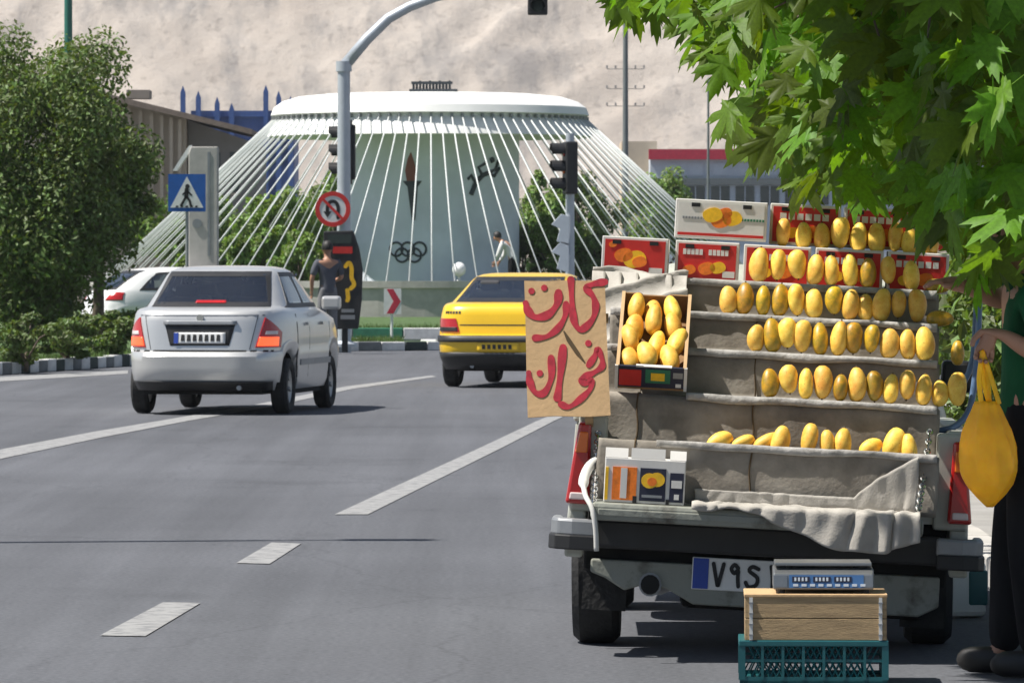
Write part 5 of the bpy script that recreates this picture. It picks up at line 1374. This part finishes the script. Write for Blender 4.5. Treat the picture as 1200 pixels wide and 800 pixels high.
for k in range(nd):
    for sgn in (-1, 1):
        xa = x0 + .02 + (x1 - x0 - .04) * k / nd; xb = xa + sgn * .055
        if x0 + .01 < xb < x1 - .01:
            for y in (.008, dep - .008):
                b = MB(); b.tube([(xa, y + .001 * sgn, .03), (xb, y + .001 * sgn, ztop - .02)], .0028, 4); b.build('lattice_strand', M['teal'], cr)
wbx = thing('wooden_box', 'brown wooden box with pale corner straps on the teal crate', 'box', M=Msk @ Matrix.Translation((0, 0, ztop + .001)))
bx0_, bx1_, bh = sx_(873), sx_(1039), sz_(700) - ztop
for i, (za, zb) in enumerate(((0, bh * .50), (bh * .515, bh))):
    b = MB(); b.bb(bx0_, bx1_, .0, .012, za, zb); b.build('plank', M['wood'], wbx, bevel=.002)
    b = MB(); b.bb(bx0_, bx1_, dep - .012, dep, za, zb); b.build('plank', M['wood'], wbx, bevel=.002)
    for xx in (bx0_, bx1_ - .012):
        b = MB(); b.bb(xx, xx + .012, .0125, dep - .0125, za, zb); b.build('plank', M['wood'], wbx, bevel=.002)
b = MB(); b.bb(bx0_ - .003, bx1_ + .003, -.003, dep + .003, bh, bh + .012); b.build('lid', M['cardboard'], wbx, bevel=.003)
for xx in (bx0_ + .022, bx1_ - .022):
    b = MB(); b.bb(xx - .006, xx + .006, -.004, .001, 0, bh); b.build('corner_strap', M['rope'], wbx)
    for k in range(4):
        b = MB(); b.box((xx, -.005, bh * (.12 + .25 * k)), (.016, .003, .006)); b.build('staple', M['dullmetal'], wbx)
zt = ztop + .001 + bh + .012
scl = thing('digital_scale', 'grey digital weighing scale with blue panel on the wooden box', 'scale', M=Msk @ Matrix.Translation((sx_(965), .03, zt + .001)))
hwS = 59 / sS
b = MB(); b.prism([(-.008, .014), (.0, .07), (.05, .088), (.26, .088), (.27, .014)], lambda y, z, t_: (t_, y, z), -hwS, hwS); b.build('housing', M['scale'], scl, bevel=.006)
b = MB(); b.bb(-hwS + .006, hwS - .006, .03, .28, .096, .108); b.build('weighing_plate', M['scale'], scl, bevel=.003)
for xx in (-.12, .12):
    for yy in (.08, .22):
        b = MB(); b.tube([(xx, yy, .085), (xx, yy, .098)], .012, 8); b.build('plate_stud', M['black'], scl)
for xx in (-hwS + .03, hwS - .03):
    for yy in (.03, .24):
        b = MB(); b.tube([(xx, yy, 0), (xx, yy, .016)], .014, 10); b.build('foot', M['black'], scl)
TL = math.atan2(.008, .056)
pn = MB(); pn.bb(-hwS * .68, hwS * .80, -.003, .002, .006, .052); pno = pn.build('blue_panel', M['scaleblue'], scl); pno.matrix_local = Matrix.Translation((0, -.0075, .014)) @ Matrix.Rotation(-TL, 4, 'X')
for k in range(3):
    x0_ = -hwS * .62 + k * .075
    b = MB(); b.bb(x0_, x0_ + .062, -.005, -.003, .026, .046); b.build('display', M['navy'], pno)
    for q in range(4):
        b = MB(); b.bb(x0_ + .008 + q * .013, x0_ + .015 + q * .013, -.006, -.005, .030, .043); b.build('digit', M['panelwhite'], pno)
for k in range(9):
    b = MB(); b.bb(-hwS * .6 + k * .03, -hwS * .6 + k * .03 + .018, -.005, -.003, .011, .020); b.build('key', M['panelwhite'], pno)
for sx2 in (-1, 1):
    b = MB(); b.bb(sx2 * hwS * .84 if sx2 > 0 else -hwS * .98, sx2 * hwS * .98 if sx2 > 0 else -hwS * .72, -.004, .002, .008, .05); o = b.build('end_panel', M['scale'], scl); o.matrix_local = Matrix.Translation((0, -.0075, .014)) @ Matrix.Rotation(-TL, 4, 'X')
# canister beside the truck
cj = thing('plastic_canister', 'white plastic canister with teal cap and sleeve beside the rear wheel', 'canister', (WX(1130, 24.2), 24.2, .004), R(12))
b = MB(); b.bb(-.085, .085, -.06, .06, 0, .24); b.build('body', M['white'], cj, bevel=.025)
b = MB(); b.bb(.0, .088, -.063, .063, .05, .2); b.build('teal_sleeve', M['teal'], cj, bevel=.01)
b = MB(); b.tube([(-.03, 0, .235), (-.03, 0, .28)], .022, 12); b.build('cap', M['teal'], cj)
b = MB(); b.tube([(.0, 0, .24), (.02, 0, .285), (.06, 0, .285), (.075, 0, .235)], .01, 8); b.build('handle', M['white'], cj)

# ------------------------------------------------------------------ people
def skin_mesh(name, pts, edges, m, parent, root=0, lv=2):
    """pts: {name: (x, y, z, rx[, ry])}; one continuous skinned surface"""
    me = bpy.data.meshes.new(name); bm = bmesh.new(); lay = bm.verts.layers.skin.verify(); V = {}
    for k, p in pts.items():
        v = bm.verts.new(p[:3]); V[k] = v
        v[lay].radius = (p[3], p[4] if len(p) > 4 else p[3])
    for a, c in edges: bm.edges.new((V[a], V[c]))
    V[list(pts)[0]][lay].use_root = True
    bm.to_mesh(me); bm.free(); me.materials.append(m)
    o = bpy.data.objects.new(name, me); COL.objects.link(o); o.parent = parent
    sk = o.modifiers.new('skin', 'SKIN'); sk.use_smooth_shade = True; sk.branch_smoothing = .3
    ss = o.modifiers.new('sub', 'SUBSURF'); ss.levels = lv; ss.render_levels = lv
    return o
def person(label, loc, face, J, shirt, trousers, sleeve=1.0, hair='hair'):
    """J: joints in local axes (x right, y forward, z up)"""
    t = thing('person', label, 'person', loc, face)
    P = {}; E = []
    def add(k, p, r, ry=None): P[k] = (*p, r) if ry is None else (*p, r, ry)
    add('pelvis', J['pelvis'], .135, .10); add('spine', J['spine'], .13, .095); add('chest', J['chest'], .15, .105); add('neck', J['neck'], .055); 
    hd_ = Vector(J['head']); nk = Vector(J['neck']); f = Vector(J.get('look', (0, 1, 0)))
    add('jaw', tuple(nk.lerp(hd_, .55) + f * .012), .068, .075); add('skull', tuple(hd_), .082, .098); add('crown', tuple(hd_ + (hd_ - nk).normalized() * .075), .055, .065)
    E += [('pelvis', 'spine'), ('spine', 'chest'), ('chest', 'neck'), ('neck', 'jaw'), ('jaw', 'skull'), ('skull', 'crown')]
    shirtP = {'hem': (J['pelvis'][0], J['pelvis'][1], J['pelvis'][2] - .10, .16, .125), 'pelvis': (*J['pelvis'], .158, .122), 'spine': (*J['spine'], .148, .112), 'chest': (*J['chest'], .165, .122), 'collar': (*tuple(Vector(J['chest']).lerp(nk, .72)), .075)}
    shirtE = [('hem', 'pelvis'), ('pelvis', 'spine'), ('spine', 'chest'), ('chest', 'collar')]
    trP = {'waist': (*tuple(Vector(J['pelvis']).lerp(Vector(J['spine']), .6)), .14, .105), 'pelvis': (*J['pelvis'], .148, .115)}; trE = [('waist', 'pelvis')]
    for s_ in ('L', 'R'):
        sg_ = -1 if s_ == 'L' else 1
        sh, el, wr_ = (Vector(J[k + s_]) for k in ('shoulder', 'elbow', 'wrist'))
        add('shoulder' + s_, sh, .062); add('elbow' + s_, el, .042); add('wrist' + s_, wr_, .027, .032)
        d = Vector(J.get('hand' + s_, tuple((wr_ - el).normalized()))).normalized()
        sidev = d.cross(Vector((0, 0, 1))) if abs(d.z) < .8 else d.cross(Vector((1, 0, 0)))
        sidev.normalize(); pal = d.cross(sidev).normalized(); cv = J.get('curl' + s_, .5)
        if pal.z > 0: pal = -pal
        palm = wr_ + d * .06; add('palm' + s_, palm, .022, .036)
        E += [('chest', 'shoulder' + s_), ('shoulder' + s_, 'elbow' + s_), ('elbow' + s_, 'wrist' + s_), ('wrist' + s_, 'palm' + s_)]
        for i, (o_, L) in enumerate(((-.028, .062), (-.010, .074), (.010, .070), (.028, .054))):
            b0 = palm + d * .03 + sidev * o_; b1 = b0 + (d + pal * cv * .5).normalized() * L * .5; b2 = b1 + (d * (1 - cv) + pal * cv).normalized() * L * .5
            for q, (pt, r) in enumerate(((b0, .0105), (b1, .0095), (b2, .0078))): add(f'f{s_}{i}{q}', pt, r)
            E += [('palm' + s_, f'f{s_}{i}0'), (f'f{s_}{i}0', f'f{s_}{i}1'), (f'f{s_}{i}1', f'f{s_}{i}2')]
        t0 = wr_ + d * .03 - sidev * .034; t1 = t0 + (d * .8 - sidev * .5 + pal * .3).normalized() * .035; t2 = t1 + (d + pal * cv * .4).normalized() * .028
        for q, (pt, r) in enumerate(((t0, .013), (t1, .011), (t2, .009))): add(f't{s_}{q}', pt, r)
        E += [('wrist' + s_, f't{s_}0'), (f't{s_}0', f't{s_}1'), (f't{s_}1', f't{s_}2')]
        hp, kn, an, toe = (Vector(J[k + s_]) for k in ('hip', 'knee', 'ankle', 'toe'))
        add('hip' + s_, hp, .085); add('knee' + s_, kn, .055); add('ankle' + s_, an, .038); add('toe' + s_, toe, .032, .028)
        E += [('pelvis', 'hip' + s_), ('hip' + s_, 'knee' + s_), ('knee' + s_, 'ankle' + s_), ('ankle' + s_, 'toe' + s_)]
        shirtP['sh' + s_] = (*sh, .078); shirtE.append(('chest', 'sh' + s_))
        cu = sh.lerp(el, min(1, sleeve)) ; shirtP['cu' + s_] = (*cu, .062); shirtE.append(('sh' + s_, 'cu' + s_))
        if sleeve > 1: shirtP['fw' + s_] = (*el.lerp(wr_, .9), .042); shirtE.append(('cu' + s_, 'fw' + s_))
        trP['hip' + s_] = (*hp, .10); trP['knee' + s_] = (*kn, .078); trP['hem' + s_] = (*tuple(an + Vector((0, 0, -.02))), .066)
        trE += [('pelvis', 'hip' + s_), ('hip' + s_, 'knee' + s_), ('knee' + s_, 'hem' + s_)]
        sb = MB(); dd = (toe - an); dd.z = 0; dd.normalize(); base = Vector((an.x, an.y, an.z - .085))
        Mx = Matrix.Translation(base) @ Matrix.Rotation(math.atan2(-dd.x, dd.y), 4, 'Z')
        sb.M = Mx
        sb.grid(16, 9, lambda u, v: Vector((.040 * math.cos(2 * PI * u) * math.sin(PI * v) ** .6 * (1 + .1 * math.sin(2 * PI * u)), .062 + .115 * math.sin(2 * PI * u) * math.sin(PI * v) ** .6 - .0, .05 - .05 * math.cos(PI * v) * (1 if v > .5 else 1))), closed_u=True)
        sb.build('shoe', M['shoe'], t, smooth=True)
    # nose and ears grow from the skull
    nz_ = hd_ + f * .11 + Vector((0, 0, -.02)); add('nose', nz_, .012); E.append(('skull', 'nose'))
    rt = f.cross(Vector((0, 0, 1))).normalized()
    for s_, q in (('L', -1), ('R', 1)):
        add('ear' + s_, hd_ + rt * q * .092 + Vector((0, 0, -.015)), .012, .022); E.append(('skull', 'ear' + s_))
    skin_mesh('body', P, E, M['skin'], t)
    skin_mesh('shirt', shirtP, shirtE, shirt, t); skin_mesh('trousers', trP, trE, trousers, t)
    b = MB()
    def cap(u, v):
        a = 2 * PI * u; e = v * PI * .62; r = Vector((math.cos(a) * math.sin(e), math.sin(a) * math.sin(e), math.cos(e)))
        fr = r.dot(f); low = 1.0 if fr < .35 else max(.55, 1 - (fr - .35))
        e *= low; r = Vector((math.cos(a) * math.sin(e), math.sin(a) * math.sin(e), math.cos(e)))
        return hd_ - f * .012 + Vector((r.x * .098, r.y * .112, r.z * .118 + .02)) * (1 + .03 * noise.noise(r * 6))
    b.grid(22, 10, cap, closed_u=True); b.build('hair', M[hair], t, smooth=True)
    for q in (-1, 1):
        b = MB(); c = hd_ + f * .088 + rt * q * .032 + Vector((0, 0, .012)); b.lathe([(.011 * math.sin(k * PI / 6) + .0005, -.011 * math.cos(k * PI / 6)) for k in range(7)], 10, Matrix.Translation(c)); b.build('eye', M['ink'], t, smooth=True)
    b = MB(); c = hd_ + f * .086 + Vector((0, 0, -.068)); b.box(c, (.045, .03, .010), Matrix.Rotation(math.atan2(-f.x, f.y), 3, 'Z')); b.build('mouth', M['redpaint'], t, bevel=.004)
    return t
def stand(**k):
    J = dict(pelvis=(0, 0, .95), spine=(0, 0, 1.13), chest=(0, .01, 1.33), neck=(0, .015, 1.49), head=(0, .03, 1.63),
             shoulderL=(-.19, 0, 1.40), elbowL=(-.24, -.03, 1.12), wristL=(-.25, .06, .88), shoulderR=(.19, 0, 1.40), elbowR=(.24, -.03, 1.12), wristR=(.25, .06, .88),
             hipL=(-.09, 0, .90), kneeL=(-.10, .02, .49), ankleL=(-.11, -.02, .085), toeL=(-.13, .13, .03), hipR=(.09, 0, .90), kneeR=(.10, .02, .49), ankleR=(.11, -.02, .085), toeR=(.13, .13, .03))
    J.update(k); return J
# man on the median, back turned, half behind the silver car
person('person in slate vest and grey trousers standing before the black display board', (WX(384, 95.2), 95.2, .14), R(20),
       stand(elbowL=(-.27, .02, 1.13), wristL=(-.24, .12, .92), elbowR=(.26, .03, 1.14), wristR=(.16, .2, 1.08)), M['greyvest'], M['greycloth'], .9)
# person in white behind the monument wall, bending
person('person in white shirt bending over the planting bed behind the taxi', (WX(601, 143.6), 143.6, .72), R(70),
       stand(spine=(0, .06, 1.12), chest=(0, .2, 1.28), neck=(0, .33, 1.38), head=(0, .43, 1.48), look=(0, .9, -.3), shoulderL=(-.19, .22, 1.31), shoulderR=(.19, .22, 1.31), elbowL=(-.22, .30, 1.05), elbowR=(.22, .30, 1.05), wristL=(-.16, .42, .85), wristR=(.16, .42, .85)), M['whitecloth'], M['blackcloth'], 1.2)
# customer by the pickup: faces the fruit (-X)
DPc = 20.75
pc = person('person in green shirt and black trousers holding a yellow bag by the pickup', (WX(1206, DPc), DPc, .003), R(90),
       stand(elbowR=(.22, .08, 1.36), wristR=(.16, .22, 1.42), handR=(0, .9, .15), shoulderR=(.19, .02, 1.42), elbowL=(-.22, -.06, 1.14), wristL=(-.20, .155, 1.27), handL=(.05, .25, -.95), curlL=.95, kneeR=(.10, .06, .49), ankleR=(.11, .08, .085), toeR=(.13, .23, .03)), M['greenshirt'], M['blackcloth'], .55)
# yellow bag
DBg = DPc - .21
bgM = Matrix.Translation((WX(1160, DBg), DBg, 0))
bg = thing('plastic_bag', 'bulging yellow plastic bag hanging from the hand of the customer', 'bag', M=bgM)
zb0, zb1 = WZ(594, DBg), WZ(470, DBg); hB = zb1 - zb0
def bag(u, v):
    a = 2 * PI * u
    r = [.012, .052, .082, .098, .100, .094, .082, .068, .052, .036][min(9, int(v * 9))] ; q = v * 9 - int(v * 9); r2 = [.012, .052, .082, .098, .100, .094, .082, .068, .052, .036, .036][min(10, int(v * 9) + 1)]
    r = r + (r2 - r) * q
    wv = 1 + (.04 + .34 * v) * math.sin(a * 6 + 2.2 * v + 1.5 * math.sin(a)) * .5 + .05 * math.sin(a * 13 + 5 * v) * v + .035 * abs(math.sin(a * 9 + 7 * math.sin(v * 4))) + .10 * noise.noise(Vector((math.cos(a) * 2.2, math.sin(a) * 2.2, v * 3.5)))
    return Vector((r * math.cos(a) * wv - .012 * v, r * .72 * math.sin(a) * wv, zb0 + hB * v))
b = MB(); b.grid(40, 24, bag, closed_u=True); o = b.build('pouch', M['ybag'], bg, smooth=True); o.modifiers.new('s', 'SOLIDIFY').thickness = .0015
b = MB(); rb = random.Random(8)
for k in range(7):
    c = Vector((rb.uniform(-.035, .035), rb.uniform(-.02, .02), zb0 + .085 + .055 * (k // 3) + rb.uniform(0, .02)))
    b.lathe([(.036 * math.sin(q * PI / 8) + .0004, -.046 * math.cos(q * PI / 8)) for q in range(9)], 12, Matrix.Translation(c) @ Matrix.Rotation(rb.uniform(0, 3), 4, 'X'))
b.build('contents', M['whitecard'], bg, smooth=True)
for sx2, yy in ((-.02, -.02), (.012, .02)):
    pts = [(sx2 - .012, yy, zb1 - .01), (sx2 - .02, yy * .6, zb1 + .08), (-.028, yy * .3, zb1 + .17), (-.030, 0, WZ(412, DBg)), (-.024, -yy * .3, zb1 + .17), (sx2, -yy * .6, zb1 + .06), (sx2 + .02, -yy, zb1 - .01)]
    b = MB(); b.tube([Vector(p) for p in smooth_pts(pts, 4)], .009, 6, flat=.35); b.build('handle', M['ybag'], bg, smooth=True)

# ------------------------------------------------------------------ plane tree over the stall
def leaf_mesh(seed):
    rnd = random.Random(seed); pts = []
    lobes = ((-100, .50), (-50, .82), (0, 1.0), (50, .82), (100, .50))
    for i, (a, r) in enumerate(lobes):
        a += rnd.uniform(-5, 5); r *= rnd.uniform(.92, 1.08)
        if i == 0: pts.append((-150, .22))
        pts += [(a - 15, r * .62), (a - 11, r * .80), (a - 7, r * .72), (a, r), (a + 7, r * .72), (a + 11, r * .80), (a + 15, r * .62)]
        if i < 4: pts.append((a + 25, .33 + .04 * rnd.random()))
        else: pts.append((150, .22))
    vs = [(0, .18, .02)]; dr, tw = rnd.uniform(.08, .5), rnd.uniform(-.25, .25)
    for a, r in pts:
        x, y = r * math.sin(R(a)), .18 + r * math.cos(R(a)) * .95
        d = math.hypot(x, y)
        vs.append((x, y, -dr * d * d + tw * x * y + .05 * math.cos(R(a) * 7.2) + rnd.uniform(-.02, .02)))
    n = len(pts); fs = [(0, 1 + i, 1 + (i + 1) % n) for i in range(n)]
    vs += [(-.012, 0.16, .01), (.012, .16, .01), (.01, -.38, .06), (-.01, -.38, .06)]; fs.append((n + 1, n + 2, n + 3, n + 4))
    return vs, fs
LV = [leaf_mesh(k) for k in range(9)]
LM = []
for vs, fs in LV:
    q = MB(); q.add(vs, fs); LM.append(q.mesh('leaf', M['leafplane'], True, fix=False))
tr = random.Random(77)
SHX, SHY = math.cos(R(SUN_BACK)) / math.tan(R(SUN_EL)), math.sin(R(SUN_BACK)) / math.tan(R(SUN_EL))    # shadow offset per metre of height
pt = thing('plane_tree', 'plane tree whose lobed leaves hang over the fruit pickup', 'tree', (4.0, 22.8, .1))
base = Vector((4.0, 22.8, .1))
POLY = [(688, -30), (692, 18), (722, 26), (752, 42), (772, 24), (800, 34), (812, 66), (832, 98), (852, 114), (884, 102), (872, 138), (850, 152), (872, 178), (900, 196), (922, 232), (944, 250), (978, 248), (1000, 258), (1012, 304), (1026, 282), (1040, 236), (1066, 250), (1090, 262), (1104, 296), (1128, 326), (1148, 360), (1162, 318), (1190, 312), (1240, 330), (1240, -30)]
def inside(x, y):
    c = False; n = len(POLY)
    for i in range(n):
        (x1, y1), (x2, y2) = POLY[i], POLY[(i + 1) % n]
        if (y1 > y) != (y2 > y) and x < (x2 - x1) * (y - y1) / (y2 - y1) + x1: c = not c
    return c
def orient(down, rnd):
    tipd = Vector((rnd.uniform(-1, .6), rnd.uniform(-.8, .5), -down + rnd.uniform(-.3, .5))).normalized()
    up = Vector((rnd.uniform(-.8, .5), rnd.uniform(-1.0, .2), rnd.uniform(.2, 1.0)))
    zx = (up - tipd * up.dot(tipd)).normalized(); xx = tipd.cross(zx)
    return Matrix((xx, tipd, zx)).transposed().to_4x4()
single = []; mass = []
tries = 0
while len(single) < 300 and tries < 9000:
    tries += 1
    px, py = tr.uniform(690, 1235), tr.uniform(-20, 355)
    if not inside(px, py): continue
    if tr.random() > .35 + .65 * min(1, max(0, (px - 780) / 200)): continue
    k = min(1, max(0, (px - 700) / 430)); D = 24.6 - 4.6 * k + tr.uniform(-.5, .9)
    sz = (36 + 32 * k) * tr.uniform(.75, 1.2) * D / F
    p = W(px, py - sz * F / D * (.75 if px < 1090 else .42), D)
    single.append((p, sz))
tries = 0
while len(mass) < 620 and tries < 9000:
    tries += 1
    px, py = tr.uniform(700, 1260), tr.uniform(-40, 320)
    if not inside(px, py + 26): continue
    k = min(1, max(0, (px - 700) / 430)); D = 25.4 - 4.2 * k + tr.uniform(.2, 3.2)
    if py > 205 and D > 22.2: continue
    if D > 22.4 and py > 190: continue
    mass.append((W(px, py, D), tr.uniform(.13, .21)))
# crown above and beside the frame
n = 0
CC = Vector((3.2, 22.2, 5.0))
while n < 2300:
    d = Vector((tr.gauss(0, 1), tr.gauss(0, 1), tr.gauss(0, 1))).normalized() * tr.random() ** .4
    p = CC + Vector((d.x * 3.9, d.y * 3.3, d.z * 2.9))
    if p.z < 2.6 and p.x < 2.1: continue
    xs = p.x + (p.z - 1.2) * SHX
    if xs < tr.uniform(1.85, 2.3): continue
    if p.y < 21.2 and xs < tr.uniform(1.5, 2.3): continue
    if p.z < 2.15: continue
    mass.append((p, tr.uniform(.15, .24))); n += 1
n = 0
while n < 900:  # unseen bough of leaves added above the frame to shade the customer
    p = Vector((tr.uniform(-1.2, 2.4), tr.uniform(18.9, 21.6), tr.uniform(2.75, 4.3)))
    xp, yp = p.x + (p.z - .8) * SHX, p.y + (p.z - .8) * SHY
    if not (1.36 < xp < 2.9 and 19.8 < yp < 21.25): continue
    mass.append((p, tr.uniform(.17, .24))); n += 1
for i, (p, sz) in enumerate(single):
    o = link('leaf', LM[i % 9], pt); o.matrix_local = Matrix.Translation(p - base) @ orient(.75, tr) @ Matrix.Scale(sz, 4)
b = MB()
for i, (p, sz) in enumerate(mass):
    Mx = Matrix.Translation(p - base) @ orient(.6, tr) @ Matrix.Scale(sz, 4); vs, fs = LV[i % 9]
    b.add([Mx @ Vector(v) for v in vs], fs)
o = b.build('leaf_mass', M['leafplane_i'], pt, smooth=True, fix=False); o['kind'] = 'stuff'
b = MB(); b.tube([(0, 0, -.15), (.02, 0, .8), (-.05, .03, 1.9), (-.1, 0, 3.0), (-.15, .05, 4.6)], [.24, .19, .17, .14, .07], 14); b.build('trunk', M['bark'], pt, smooth=True)
for (sx2, sy2, sz2, ex, ey, ez) in ((-.08, 0, 2.4, -2.3, -.5, 2.9), (-.1, 0, 2.8, -1.6, -1.6, 3.4), (-.1, 0, 3.0, -2.2, 1.4, 3.6), (-.1, 0, 3.2, .9, -1.2, 4.6), (-.1, 0, 3.4, -1.2, .4, 5.6), (-.1, 0, 2.6, -3.6, -2.9, 3.3)):
    a, c = Vector((sx2, sy2, sz2)), Vector((ex, ey, ez)); mid = a.lerp(c, .5) + Vector((0, 0, .35))
    b = MB(); b.tube([Vector(p) for p in smooth_pts([a, mid, c], 6)], [.085 - .005 * k for k in range(13)], 9); lb = b.build('limb', M['bark'], pt, smooth=True)
    near = sorted(single, key=lambda q: (q[0] - base - c).length)[:26:2]
    b = MB()
    for (p, s_) in near:
        q = p - base; st = a.lerp(c, tr.uniform(.55, 1)) + Vector((0, 0, .2)); b.tube([st, st.lerp(q, .55) + Vector((0, 0, .14)), q], [.016, .010, .004], 5)
    b.build('twigs', M['bark'], lb, smooth=True)

# ------------------------------------------------------------------ haze
hz = MB(); hz.bb(-3900, 3900, -250, 4800, -1.2, 560)
HM = bpy.data.materials.new('haze_air'); HM.use_nodes = True
hn = HM.node_tree.nodes; hn.remove(hn['Principled BSDF'])
pv = hn.new('ShaderNodeVolumePrincipled'); pv.inputs['Color'].default_value = (.86, .90, .96, 1); pv.inputs['Density'].default_value = .00013; pv.inputs['Anisotropy'].default_value = .2
HM.node_tree.links.new(pv.outputs[0], hn['Material Output'].inputs['Volume'])
ho = hz.build('haze', HM); ho['kind'] = 'stuff'
